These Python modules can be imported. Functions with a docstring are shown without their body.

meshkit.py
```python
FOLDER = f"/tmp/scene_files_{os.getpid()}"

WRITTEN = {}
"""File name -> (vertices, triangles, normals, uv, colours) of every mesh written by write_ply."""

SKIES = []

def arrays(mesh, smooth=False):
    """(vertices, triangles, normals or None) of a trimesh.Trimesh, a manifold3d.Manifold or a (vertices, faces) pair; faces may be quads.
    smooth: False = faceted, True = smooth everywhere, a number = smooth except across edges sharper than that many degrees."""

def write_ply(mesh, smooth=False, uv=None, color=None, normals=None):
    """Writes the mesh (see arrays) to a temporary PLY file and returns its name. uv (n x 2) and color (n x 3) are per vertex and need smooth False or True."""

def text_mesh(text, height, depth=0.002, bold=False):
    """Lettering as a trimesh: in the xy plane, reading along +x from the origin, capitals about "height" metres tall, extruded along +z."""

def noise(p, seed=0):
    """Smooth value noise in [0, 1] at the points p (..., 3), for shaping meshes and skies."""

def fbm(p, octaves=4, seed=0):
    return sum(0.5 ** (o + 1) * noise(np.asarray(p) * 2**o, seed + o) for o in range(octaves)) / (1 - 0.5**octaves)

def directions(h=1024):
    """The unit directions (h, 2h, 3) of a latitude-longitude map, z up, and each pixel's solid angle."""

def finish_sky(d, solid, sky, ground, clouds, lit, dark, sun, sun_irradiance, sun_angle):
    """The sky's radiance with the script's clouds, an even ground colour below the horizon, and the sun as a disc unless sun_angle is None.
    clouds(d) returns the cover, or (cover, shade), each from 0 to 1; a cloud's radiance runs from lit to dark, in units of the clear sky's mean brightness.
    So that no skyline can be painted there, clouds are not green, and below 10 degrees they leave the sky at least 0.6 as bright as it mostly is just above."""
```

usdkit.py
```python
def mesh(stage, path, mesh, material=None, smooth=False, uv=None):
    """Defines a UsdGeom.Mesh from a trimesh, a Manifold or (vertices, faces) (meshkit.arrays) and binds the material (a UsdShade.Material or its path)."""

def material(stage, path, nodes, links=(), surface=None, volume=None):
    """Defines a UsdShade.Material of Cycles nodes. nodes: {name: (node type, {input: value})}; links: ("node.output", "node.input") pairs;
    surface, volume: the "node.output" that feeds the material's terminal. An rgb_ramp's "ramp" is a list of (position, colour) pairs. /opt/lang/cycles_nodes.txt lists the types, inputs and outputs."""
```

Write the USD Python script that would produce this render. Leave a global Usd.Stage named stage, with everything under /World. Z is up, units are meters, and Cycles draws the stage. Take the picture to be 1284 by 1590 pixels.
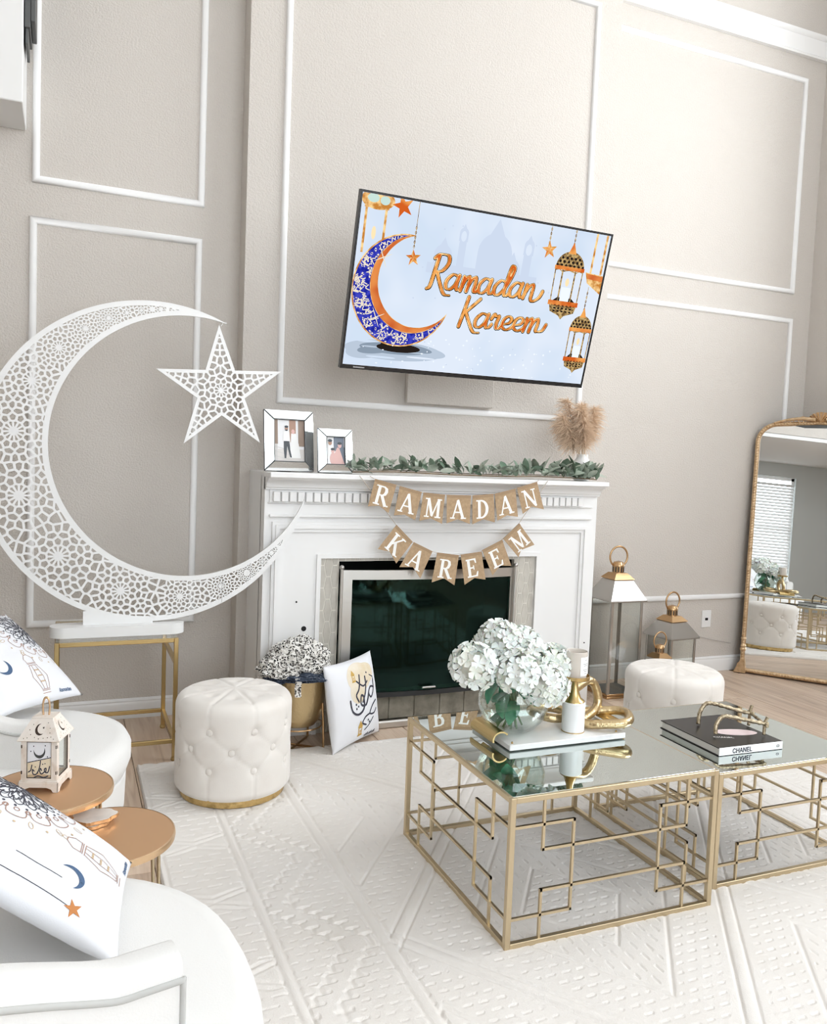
import math, random, re
import numpy as np
import trimesh, manifold3d as m3
import shapely, shapely.affinity as aff
from shapely.geometry import Polygon, LineString, Point, MultiPolygon, box as sbox
from shapely.ops import unary_union
from pxr import Usd, UsdGeom, UsdLux, UsdShade, Gf, Sdf, Vt
import usdkit, meshkit
stage = Usd.Stage.CreateInMemory()
UsdGeom.SetStageUpAxis(stage, 'Z'); UsdGeom.SetStageMetersPerUnit(stage, 1.0)
stage.DefinePrim('/World', 'Xform'); stage.DefinePrim('/World/Looks', 'Scope')
rng = np.random.default_rng(7)
PI = math.pi

# ---------------------------------------------------------------- camera
F_PX, YAW, PITCH, ROLL = 1284.1, 0.39884, -0.06326, 0.03890
cam = UsdGeom.Camera.Define(stage, '/World/camera')
cy, sy, cp, sp, cr, sr = math.cos(YAW), math.sin(YAW), math.cos(PITCH), math.sin(PITCH), math.cos(ROLL), math.sin(ROLL)
fwd = np.array([sy*cp, cy*cp, sp]); rgt = np.array([cy, -sy, 0.0]); up = np.cross(rgt, fwd)
r2, u2 = cr*rgt + sr*up, -sr*rgt + cr*up
cam.AddTransformOp().Set(Gf.Matrix4d(*r2, 0, *u2, 0, *(-fwd), 0, 0, 0, 1.45, 1))
cam.CreateHorizontalApertureAttr(36.0); cam.CreateFocalLengthAttr(36.0*F_PX/1284)
cam.CreateClippingRangeAttr(Gf.Vec2f(0.05, 200)); cam.CreateFStopAttr(0.0)
cam.CreateExposureAttr(0.14)

# ---------------------------------------------------------------- daylight through the windows, ceiling lamps
def rect_light(name, pos, target, w, h, radiance, color):
    l = UsdLux.RectLight.Define(stage, '/World/' + name)
    z = np.array(pos, float) - np.array(target, float); z /= np.linalg.norm(z)
    x = np.cross([0, 0, 1.0], z); x = x/np.linalg.norm(x) if np.linalg.norm(x) > 1e-6 else np.array([1.0, 0, 0]); y = np.cross(z, x)
    l.AddTransformOp().Set(Gf.Matrix4d(*x, 0, *y, 0, *z, 0, *map(float, pos), 1))
    l.CreateWidthAttr(w); l.CreateHeightAttr(h); l.CreateIntensityAttr(radiance); l.CreateColorAttr(Gf.Vec3f(*color)); l.CreateNormalizeAttr(False)
DAY = (1.0, 0.985, 0.965)
rect_light('daylight_right', (5.50, 1.75, 3.75), (0, 1.75, 3.75), 3.7, 2.5, 5.2, DAY)
rect_light('daylight_front', (1.9, -2.82, 2.9), (1.9, 5, 2.9), 4.4, 4.0, 1.45, DAY)
rect_light('daylight_left', (-4.42, -0.75, 1.55), (0, -0.75, 1.55), 1.0, 2.0, 2.0, DAY)
dome = UsdLux.DomeLight.Define(stage, '/World/sky'); dome.CreateIntensityAttr(1.0); dome.CreateColorAttr(Gf.Vec3f(0.8, 0.9, 1.0))

# ---------------------------------------------------------------- helpers
_taken = {}
def numbered(parent, name):
    k = _taken.get((parent, name), 0); _taken[(parent, name)] = k + 1
    return name if k == 0 else f'{name}_{k:03d}'
ORIGIN = {}
def tag(prim, label=None, cat=None, group=None, kind=None):
    for k, v in (('label', label), ('category', cat), ('group', group), ('kind', kind)):
        if v: prim.SetCustomDataByKey(k, v)
    return prim
def mat4(loc=(0, 0, 0), rz=0.0, rot=None):
    m = np.eye(4)
    m[:3, :3] = rot if rot is not None else [[math.cos(rz), -math.sin(rz), 0], [math.sin(rz), math.cos(rz), 0], [0, 0, 1]]
    m[:3, 3] = loc
    return m
def thing(name, label, cat, loc=(0, 0, 0), rz=0.0, rot=None, group=None, kind=None):
    path = '/World/' + numbered('/World', name)
    x = UsdGeom.Xform.Define(stage, path); m = mat4(loc, rz, rot)
    x.AddTransformOp().Set(Gf.Matrix4d(*m.T.ravel().tolist()))
    ORIGIN[path] = m
    tag(x.GetPrim(), label, cat, group, kind)
    return path
def clone(src, label, loc, rz=0.0, rot=None, group=None):
    """a copy of a thing with its parts, under the next number"""
    base = re.sub(r'_\d{3}$', '', src.rsplit('/', 1)[1])
    was = stage.GetPrimAtPath(src).GetCustomData()
    path = '/World/' + numbered('/World', base)
    x = UsdGeom.Xform.Define(stage, path)
    x.GetPrim().GetReferences().AddInternalReference(src)
    x.ClearXformOpOrder(); op = x.AddTransformOp(); op.Set(Gf.Matrix4d(*mat4(loc, rz, rot).T.ravel().tolist()))
    x.GetPrim().SetInstanceable(True)
    tag(x.GetPrim(), label, was['category'], group or was.get('group'))
    return path
def tm(m):
    if isinstance(m, (list,)): m = cat_(m)
    if hasattr(m, 'to_mesh'):
        q = m.to_mesh(); return trimesh.Trimesh(q.vert_properties[:, :3], q.tri_verts, process=False)
    if isinstance(m, tuple):
        f = np.asarray(m[1]); f = np.vstack([f[:, [0, 1, 2]], f[:, [0, 2, 3]]]) if f.shape[1] == 4 else f
        return trimesh.Trimesh(np.asarray(m[0], float), f, process=False)
    return m
def cat_(ms): return trimesh.util.concatenate([tm(m) for m in ms])
def part(parent, name, mesh, mat, smooth=35, label=None, kind=None, w=False):
    """one Mesh prim under a thing or a part; w: given in world coordinates"""
    mesh = tm(mesh)
    if w:
        top = '/'.join(parent.split('/')[:3]); mesh = mesh.copy(); mesh.apply_transform(np.linalg.inv(ORIGIN[top]))
    path = parent + '/' + numbered(parent, name)
    p = usdkit.mesh(stage, path, mesh, M[mat], smooth=smooth)
    tag(p.GetPrim(), label, None, None, kind)
    return path
def single(name, label, cat, mesh, mat, smooth=35, group=None, kind=None, loc=None):
    """a thing that is one mesh, its origin at its base"""
    mesh = tm(mesh).copy(); b = mesh.bounds
    o = np.array(loc if loc is not None else [(b[0, 0]+b[1, 0])/2, (b[0, 1]+b[1, 1])/2, b[0, 2]])
    mesh.apply_translation(-o)
    path = '/World/' + numbered('/World', name)
    p = usdkit.mesh(stage, path, mesh, M[mat], smooth=smooth); p.AddTransformOp().Set(Gf.Matrix4d(*mat4(o).T.ravel().tolist()))
    ORIGIN[path] = mat4(o)
    tag(p.GetPrim(), label, cat, group, kind)
    return path

def hull(pts): return trimesh.convex.convex_hull(np.asarray(pts, float))
def bx(x0, x1, y0, y1, z0, z1, c=0.0):
    """box with chamfered edges"""
    if c <= 0: 
        m = trimesh.creation.box([x1-x0, y1-y0, z1-z0]); m.apply_translation([(x0+x1)/2, (y0+y1)/2, (z0+z1)/2]); return m
    c = min(c, (x1-x0)*.49, (y1-y0)*.49, (z1-z0)*.49); P = []
    for x, a in ((x0, 1), (x1, -1)):
        for y, b in ((y0, 1), (y1, -1)):
            for z, d in ((z0, 1), (z1, -1)):
                P += [(x+a*c, y+b*c, z), (x+a*c, y, z+d*c), (x, y+b*c, z+d*c)]
    return hull(P)
def rbox(x0, x1, y0, y1, z0, z1, r, n=10):
    """box with round edges"""
    s = m3.Manifold.sphere(r, n*2)
    return m3.Manifold.batch_hull([s.translate([x, y, z]) for x in (x0+r, x1-r) for y in (y0+r, y1-r) for z in (z0+r, z1-r)])
def move(m, v): m = tm(m).copy(); m.apply_translation(v); return m
def turn(m, a, axis=(0, 0, 1), at=(0, 0, 0)):
    m = tm(m).copy(); m.apply_transform(trimesh.transformations.rotation_matrix(a, axis, at)); return m
def apply(m, M4): m = tm(m).copy(); m.apply_transform(M4); return m
def lathe(prof, n=48, closed_ends=True):
    prof = np.array(prof, float); k = len(prof); a = np.arange(n)*2*PI/n
    v = np.stack([prof[None, :, 0]*np.cos(a)[:, None], prof[None, :, 0]*np.sin(a)[:, None], np.broadcast_to(prof[:, 1], (n, k))], -1).reshape(-1, 3)
    i, j = np.meshgrid(np.arange(n), np.arange(k-1), indexing='ij'); i2 = (i+1) % n
    q = np.stack([i*k+j, i2*k+j, i2*k+j+1, i*k+j+1], -1).reshape(-1, 4)
    m = trimesh.Trimesh(v, np.vstack([q[:, [0, 1, 2]], q[:, [0, 2, 3]]])); m.merge_vertices(); m.update_faces(m.nondegenerate_faces()); return m
def tube(pts, r, n=8, closed=False, caps=True):
    p = np.asarray(pts, float); k = len(p); r = np.broadcast_to(r, (k,))
    t = (np.roll(p, -1, 0) - np.roll(p, 1, 0)) if closed else np.gradient(p, axis=0)
    t /= np.linalg.norm(t, axis=1, keepdims=True) + 1e-12
    a = np.cross(t[0], [0, 0, 1.0]); a = a if np.linalg.norm(a) > .1 else np.cross(t[0], [1.0, 0, 0]); a /= np.linalg.norm(a)
    A = []
    for i in range(k):
        a = a - t[i]*np.dot(a, t[i]); a /= np.linalg.norm(a) + 1e-12; A.append(a)
    A = np.array(A); B = np.cross(t, A); g = np.arange(n)*2*PI/n
    v = (p[:, None] + r[:, None, None]*(np.cos(g)[None, :, None]*A[:, None] + np.sin(g)[None, :, None]*B[:, None])).reshape(-1, 3)
    i, j = np.meshgrid(np.arange(k if closed else k-1), np.arange(n), indexing='ij'); i2 = (i+1) % k; j2 = (j+1) % n
    q = np.stack([i*n+j, i*n+j2, i2*n+j2, i2*n+j], -1).reshape(-1, 4)
    f = [q[:, [0, 1, 2]], q[:, [0, 2, 3]]]
    if caps and not closed:
        f += [np.array([[0, j+1, j] for j in range(1, n-1)]), np.array([[(k-1)*n, (k-1)*n+j, (k-1)*n+j+1] for j in range(1, n-1)])]
    return trimesh.Trimesh(v, np.vstack(f), process=False)
def rod(a, b, r, n=12): return tube([a, b], r, n)
def bar(a, b, w, h=None, upv=(0, 0, 1)):
    """square bar from a to b"""
    a, b = np.array(a, float), np.array(b, float); h = h or w; d = b-a; L = np.linalg.norm(d); d /= L
    s = np.cross(d, upv); s = s if np.linalg.norm(s) > .1 else np.cross(d, (1.0, 0, 0)); s /= np.linalg.norm(s); u = np.cross(s, d)
    m = bx(-w/2, w/2, 0, L, -h/2, h/2); T = np.eye(4); T[:3, 0], T[:3, 1], T[:3, 2], T[:3, 3] = s, d, u, a
    return apply(m, T)
def polys(g): return [p for p in (g.geoms if hasattr(g, 'geoms') else [g]) if p.geom_type == 'Polygon' and p.area > 1e-9]
def prism(poly, t):
    """shapely shape in xy extruded from z=0 to t"""
    return cat_([trimesh.creation.extrude_polygon(p, t, engine='earcut') for p in polys(poly)])
XZ = np.array([[1, 0, 0, 0], [0, 0, -1, 0], [0, 1, 0, 0], [0, 0, 0, 1.0]])   # polygon (x, y) -> world (x, z), extruded towards -y
def prism_xz(poly, y, t): return move(apply(prism(poly, t), XZ), (0, y, 0))       # front face at y - t
def flat(poly, maxedge=None):
    out = []
    for p in polys(poly):
        v, f = trimesh.creation.triangulate_polygon(p, engine='earcut')
        v3 = np.c_[v, np.zeros(len(v))]
        if maxedge:
            v3, f = trimesh.remesh.subdivide_to_size(v3, f, maxedge, max_iter=12)
        out.append(trimesh.Trimesh(v3, f, process=False))
    return cat_(out)
def spline(P, n=8, closed=False):
    P = np.asarray(P, float); k = len(P); out = []
    for i in range(k if closed else k-1):
        p0, p1, p2, p3 = (P[(i-1) % k], P[i], P[(i+1) % k], P[(i+2) % k]) if closed else (P[max(i-1, 0)], P[i], P[i+1], P[min(i+2, k-1)])
        for t in np.arange(n)/n:
            out.append(.5*((2*p1)+(-p0+p2)*t+(2*p0-5*p1+4*p2-p3)*t*t+(-p0+3*p1-3*p2+p3)*t**3))
    if not closed: out.append(P[-1])
    return np.array(out)
def ngon(n, r, c=(0, 0), a0=PI/2, r2=None):
    k = n if r2 is None else 2*n
    return Polygon([(c[0]+(r if r2 is None or i % 2 == 0 else r2)*math.cos(a0+i*2*PI/k), c[1]+(r if r2 is None or i % 2 == 0 else r2)*math.sin(a0+i*2*PI/k)) for i in range(k)])
def ell(cx, cy_, rx, ry, a=0): return aff.rotate(aff.scale(Point(cx, cy_).buffer(1, 16), rx, ry), a, origin=(cx, cy_))
def line(pts, w, cap=1): return LineString(pts).buffer(w/2, quad_segs=3, cap_style=cap, join_style=1)
def moulding(x0, x1, z0, z1, y, w=0.036, d=0.02, sides='btlr'):
    """half-round picture moulding round a wall panel, mitred; faces -y"""
    g = np.linspace(0, PI, 7); prof = [(-w/2*math.cos(a), d*math.sin(a)**.7 if 0 < a < PI else 0) for a in g]
    C = [(x0, z0, -1, -1), (x1, z0, 1, -1), (x1, z1, 1, 1), (x0, z1, -1, 1)]
    v = np.array([[cx+a*sx, y-b, cz+a*sz] for cx, cz, sx, sz in C for a, b in prof]); n = len(prof); f = []
    for i, s in enumerate('brtl'):
        if s in sides:
            j = (i+1) % 4
            f += [[i*n+k, j*n+k, j*n+k+1, i*n+k+1] for k in range(n-1)]
    return tm((v, np.array(f)))

# ---------------------------------------------------------------- materials
M = {}
def mk(name, color, rough=.5, metal=0, bump=None, var=None, **kw):
    """principled; bump: (scale, strength, distance); var: (scale, second colour, contrast low, high)"""
    nodes = {'p': ('principled_bsdf', dict(base_color=color, roughness=rough, metallic=metal, **kw)), 'g': ('texture_coordinate', {})}; links = []
    if bump:
        nodes['n'] = ('noise_texture', dict(scale=bump[0], detail=3.0)); nodes['b'] = ('bump', dict(strength=bump[1], distance=bump[2]))
        links += [('g.object', 'n.vector'), ('n.fac', 'b.height'), ('b.normal', 'p.normal')]
    if var:
        nodes['v'] = ('noise_texture', dict(scale=var[0], detail=4.0)); nodes['r'] = ('rgb_ramp', {'ramp': [(var[2], color), (var[3], var[1])]})
        links += [('g.object', 'v.vector'), ('v.fac', 'r.fac'), ('r.color', 'p.base_color')]
    M[name] = usdkit.material(stage, '/World/Looks/' + name, nodes, links, surface='p.BSDF')
def emit(name, color, strength=1.0, second=None, scale=30, lo=.4, hi=.6):
    nodes = {'e': ('emission', dict(color=color, strength=strength)), 'g': ('texture_coordinate', {})}; links = []
    if second:
        nodes['v'] = ('noise_texture', dict(scale=scale, detail=2.0)); nodes['r'] = ('rgb_ramp', {'ramp': [(lo, color), (hi, second)]})
        links += [('g.object', 'v.vector'), ('v.fac', 'r.fac'), ('r.color', 'e.color')]
    M[name] = usdkit.material(stage, '/World/Looks/' + name, nodes, links, surface='e.emission')
def pane(name, tint=(1, 1, 1), ior=1.5, rough=0.0, gtint=(1, 1, 1), power=5.0, edge=.75):
    M[name] = usdkit.material(stage, '/World/Looks/' + name, {'t': ('transparent_bsdf', dict(color=tint)), 'g': ('glossy_bsdf', dict(color=gtint, roughness=rough)), 'f': ('layer_weight', dict(blend=.5)),
        'q': ('math', dict(math_type='power', value2=power)), 'k': ('math', dict(math_type='multiply_add', value2=edge, value3=((ior-1)/(ior+1))**2)), 'm': ('mix_closure', {})},
        [('f.facing', 'q.value1'), ('q.value', 'k.value1'), ('k.value', 'm.fac'), ('t.BSDF', 'm.closure1'), ('g.BSDF', 'm.closure2')], surface='m.closure')
mk('wall_paint', (.605, .562, .515), .72, bump=(105, .65, .006))
mk('left_wing_paint', (.56, .58, .565), .8, bump=(150, .3, .003))
mk('ceiling_paint', (.8, .8, .79), .85)
mk('white_trim', (.86, .855, .845), .38)
mk('surround_paint', (.84, .835, .825), .4)
mk('white_plastic', (.82, .82, .81), .4)
mk('black_hole', (.01, .01, .01), .8)
mk('dark_metal', (.11, .115, .115), .45, .6)
mk('black_gloss', (.012, .012, .013), .25)
mk('black_matte', (.02, .02, .02), .7)
mk('gold', (.62, .46, .215), .28, 1.0)
mk('champagne', (.63, .52, .35), .38, 1.0)
mk('bronze_gold', (.54, .35, .185), .27, 1.0)
mk('antique_gold', (.70, .52, .33), .38, .9, bump=(90, .3, .004), var=(40, (.50, .33, .18), .4, .75))
mk('hammered_gold', (.60, .46, .26), .3, 1.0, bump=(70, .4, .006))
mk('aged_brass', (.50, .42, .29), .38, .9, bump=(130, .6, .004), var=(70, (.16, .12, .075), .45, .7))
mk('foil_gold', (.70, .50, .22), .36, .9, bump=(45, .6, .01), var=(25, (.40, .27, .10), .45, .7))
mk('copper_top', (.66, .40, .22), .36, .55, bump=(60, .03, .002))
mk('copper_edge', (.78, .55, .34), .3, .9, bump=(40, .3, .004))
mk('steel', (.53, .52, .505), .26, 1.0)
mk('brushed_steel', (.62, .60, .57), .34, 1.0)
mk('mirror', (.86, .88, .88), .0, 1.0)
mk('table_mirror', (.66, .715, .70), .015, 1.0)
mk('bevel_mirror', (.92, .95, .95), .08, .85)
mk('velvet', (.80, .76, .71), .75, sheen_weight=.4, sheen_roughness=.4, bump=(220, .12, .002), var=(9, (.75, .70, .65), .45, .8))
mk('boucle', (.82, .812, .79), .85, sheen_weight=.3, bump=(260, .25, .002))
mk('piping', (.52, .52, .50), .8)
mk('cushion_white', (.84, .85, .885), .8, bump=(320, .12, .001))
mk('ink', (.05, .05, .07), .8)
mk('ink_brown', (.40, .24, .18), .8)
mk('ink_tan', (.62, .47, .30), .8)
mk('ink_blue', (.07, .13, .24), .8)
mk('ink_orange', (.55, .22, .07), .8)
mk('ink_gold', (.60, .38, .10), .8)
mk('ink_wash', (.78, .66, .46), .8, var=(12, (.86, .80, .70), .35, .7))
mk('ceramic', (.86, .86, .85), .22)
mk('candle_glass', (.66, .60, .54), .2, coat_weight=.4)
mk('paper', (.87, .87, .86), .7)
mk('grey_print', (.45, .45, .45), .7)
mk('burlap', (.47, .33, .20), .9, bump=(500, .5, .002), var=(70, (.37, .25, .145), .35, .75))
mk('burlap_hem', (.36, .245, .145), .9, bump=(500, .5, .002))
mk('letter_white', (.88, .87, .84), .7)
mk('twine', (.52, .45, .36), .9)
mk('leaf_grey', (.24, .30, .23), .55, var=(18, (.46, .51, .43), .35, .75))
mk('leaf_pale', (.47, .51, .43), .6, var=(18, (.27, .33, .26), .35, .75))
mk('leaf_dark', (.10, .17, .11), .5, var=(18, (.22, .28, .21), .35, .75))
mk('stem_brown', (.20, .14, .08), .8)
mk('stem_green', (.13, .22, .09), .6)
mk('pampas', (.78, .60, .44), .9)
mk('petal', (.95, .945, .90), .6, subsurface_weight=.15, subsurface_scale=.01)
mk('petal_cream', (.94, .92, .83), .6, subsurface_weight=.15, subsurface_scale=.01)
mk('leaf_green', (.03, .22, .12), .35, var=(25, (.07, .36, .18), .4, .7))
mk('tile_taupe', (.50, .47, .415), .4, var=(15, (.60, .57, .51), .35, .7))
mk('grout', (.76, .73, .66), .85); mk('screed', (.33, .25, .18), .9)
mk('stone', (.145, .13, .10), .65, bump=(60, .5, .004), var=(14, (.29, .27, .22), .3, .7))
mk('soot', (.006, .007, .007), .9)
mk('log', (.05, .045, .04), .9, bump=(30, .5, .02))
mk('whitewash', (.80, .73, .66), .7, var=(30, (.62, .50, .40), .52, .82))
mk('burnt_wood', (.05, .03, .02), .8)
mk('agate', (.82, .79, .74), .35, var=(20, (.62, .60, .57), .5, .8))
mk('marble', (.84, .84, .83), .2, var=(9, (.66, .66, .66), .56, .78))
mk('book_black', (.015, .014, .014), .3)
mk('page_edge', (.74, .73, .70), .8)
mk('print_pink', (.80, .66, .66), .5)
mk('wire_grey', (.42, .39, .36), .7)
mk('rug_wool', (.83, .795, .755), .95, bump=(330, .5, .003), sheen_weight=.2, var=(2.2, (.79, .75, .70), .4, .7))
mk('navy_textile', (.035, .05, .08), .9, bump=(80, .5, .006), var=(90, (.20, .22, .27), .55, .7))
mk('balloon', (.80, .78, .76), .5)
pane('window_glass'); pane('lantern_glass', (.97, .98, .97)); pane('vase_glass', (.95, .985, .97), 1.6, power=2.8, edge=.6)
pane('fire_glass', (.30, .46, .42), 1.4, 0.05, (.5, .9, .82))
mk('photo_backing', (.60, .58, .56), .4); mk('photo_pale', (.78, .78, .79), .4); mk('photo_floor', (.66, .63, .60), .4); mk('photo_dark', (.06, .07, .08), .4)
mk('photo_skin', (.42, .26, .19), .5); mk('photo_pink', (.70, .45, .42), .5); mk('photo_slate', (.17, .20, .25), .5); mk('photo_wood', (.30, .22, .17), .5)
# leopard throw
M['leopard'] = usdkit.material(stage, '/World/Looks/leopard', {'g': ('texture_coordinate', {}), 'v': ('voronoi_texture', dict(scale=92.0, feature='f1')), 'n': ('noise_texture', dict(scale=60.0)),
    'a': ('mix_vector', dict(fac=.02)), 'r': ('rgb_ramp', {'ramp': [(.0, (.72, .68, .62)), (.16, (.60, .55, .48)), (.2, (.02, .02, .02)), (.42, (.02, .02, .02)), (.48, (.80, .78, .74)), (1, (.82, .80, .76))]}),
    'p': ('principled_bsdf', dict(roughness=.9))}, [('g.object', 'a.a'), ('n.color', 'a.b'), ('a.result', 'v.vector'), ('v.distance', 'r.fac'), ('r.color', 'p.base_color')], surface='p.BSDF')
# wood-look planks: each plank its own tone
M['plank'] = usdkit.material(stage, '/World/Looks/plank', {'g': ('texture_coordinate', {}), 'o': ('object_info', {}), 'm': ('mapping', dict(scale=(26, 1.6, 6))), 'n': ('noise_texture', dict(scale=1.0, detail=5.0, distortion=1.2)),
    'r': ('rgb_ramp', {'ramp': [(.25, (.47, .335, .245)), (.5, (.64, .49, .375)), (.75, (.73, .60, .48))]}), 'h': ('hsv', {}), 'k': ('map_range', dict(to_min=.86, to_max=1.12)), 'sep': ('combine_xyz', {}), 'ad': ('vector_math', dict(math_type='add')), 'mm': ('math', dict(math_type='multiply', value2=9.0)),
    'p': ('principled_bsdf', dict(roughness=.42)), 'b': ('bump', dict(strength=.15, distance=.002))},
    [('o.random', 'mm.value1'), ('mm.value', 'sep.x'), ('mm.value', 'sep.y'), ('g.object', 'm.vector'), ('m.vector', 'ad.vector1'), ('sep.vector', 'ad.vector2'), ('ad.vector', 'n.vector'), ('n.fac', 'r.fac'), ('o.random', 'k.value'), ('k.result', 'h.value'), ('r.color', 'h.color'), ('h.color', 'p.base_color'), ('n.fac', 'b.height'), ('b.normal', 'p.normal')], surface='p.BSDF')
# screen picture colours
emit('screen_pale', (.60, .70, .84), 1.0, (.70, .77, .88), 2.5); emit('screen_ghost', (.575, .655, .80), 1.0); emit('screen_blue', (.012, .018, .30), 1.0, (.05, .06, .5), 40)
emit('screen_cream', (.80, .72, .58), 1.0); emit('screen_orange', (.62, .11, .015), 1.0, (.85, .38, .10), 9); emit('screen_red', (.50, .06, .015), 1.0, (.80, .30, .08), 6, .35, .65)
emit('screen_gold', (.55, .22, .04), 1.0, (.95, .66, .30), 26, .42, .62); emit('screen_dark', (.018, .013, .011), 1.0); emit('screen_bronze', (.16, .09, .035), 1.0, (.55, .38, .16), 60); emit('screen_shadow', (.24, .30, .38), 1.0); emit('screen_haze', (.46, .54, .65), 1.0)
emit('screen_flame', (1.0, .75, .45), 1.0); emit('screen_white', (.82, .88, .95), 1.0); emit('screen_green', (.55, .72, .66), 1.0)

# ================================================================ THE SETTING
BY, CY, RX = 4.62, 4.47, 5.075          # back wall, chimney breast and right wall planes
CX0, CX1 = 0.86, 3.165
def wall_with_hole(axis, at, thick, a0, a1, z0, z1, holes):
    g = sbox(a0, z0, a1, z1)
    for h in holes: g = g.difference(sbox(*h))
    m = prism(g, thick)
    T = XZ if axis == 'y' else np.array([[0, 0, 1, 0], [1, 0, 0, 0], [0, 1, 0, 0], [0, 0, 0, 1.0]])
    m = apply(m, T)
    return move(m, (0, at+thick, 0)) if axis == 'y' else move(m, (at, 0, 0))
H = 5.4
def struct(name, label, cat, mesh, mat, smooth=False): return single(name, label, cat, mesh, mat, smooth, kind='structure')
struct('wall_back', 'greige textured recessed wall behind the chimney breast', 'wall', bx(-4.2, 5.3, BY, BY+.15, -.05, H), 'wall_paint')
struct('wall_chimney', 'greige textured chimney breast standing proud above the fireplace', 'wall', bx(CX0, CX1, CY, BY+.01, 0, H), 'wall_paint')
struct('wall_right', 'greige side wall to the right of the floor mirror', 'wall', wall_with_hole('x', RX, .2, -2.7, BY+.01, -.05, H, [(-.1, 2.5, 3.6, 5.0)]), 'wall_paint')
struct('wall_front', 'greige wall behind the viewer with tall window', 'wall', wall_with_hole('y', -2.7, .2, -4.2, 5.3, -.05, H, [(-.3, .9, 4.1, 4.9)]), 'wall_paint')
struct('wall_left', 'grey far left wall with a shuttered window seen in the mirror', 'wall', wall_with_hole('x', -4.2, .2, -2.7, BY+.01, -.05, H, [(-1.25, .55, -.25, 2.45), (.7, 0, 1.6, 2.1)]), 'left_wing_paint')
struct('wall_upper', 'pale upper storey wall above the low ceiling', 'wall', bx(-1.35, -1.2, -2.5, BY, 2.75, H), 'wall_paint')
struct('ceiling', 'white high ceiling over the living room', 'ceiling', bx(-1.3, 5.3, -2.7, BY+.15, H, H+.1), 'ceiling_paint')
struct('ceiling', 'white low ceiling over the left side of the room', 'ceiling', bx(-4.2, -1.2, -2.7, BY+.15, 2.70, 2.76), 'ceiling_paint')
struct('soffit', 'white boxed soffit in the upper left corner', 'soffit', bx(-1.5, -.20, 4.25, BY, 2.99, H-.01, .004), 'ceiling_paint')
struct('trim_1', 'dark grey metal rail end beside the white soffit', 'trim', cat_([bx(-.197, -.172, 4.27, 4.5, 3.33, 5.2, .003), bx(-.172, -.152, 4.27, 4.5, 3.36, 5.2, .003), bx(-.193, -.181, 4.28, 4.48, 3.26, 3.34, .002)]), 'dark_metal')
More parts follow.
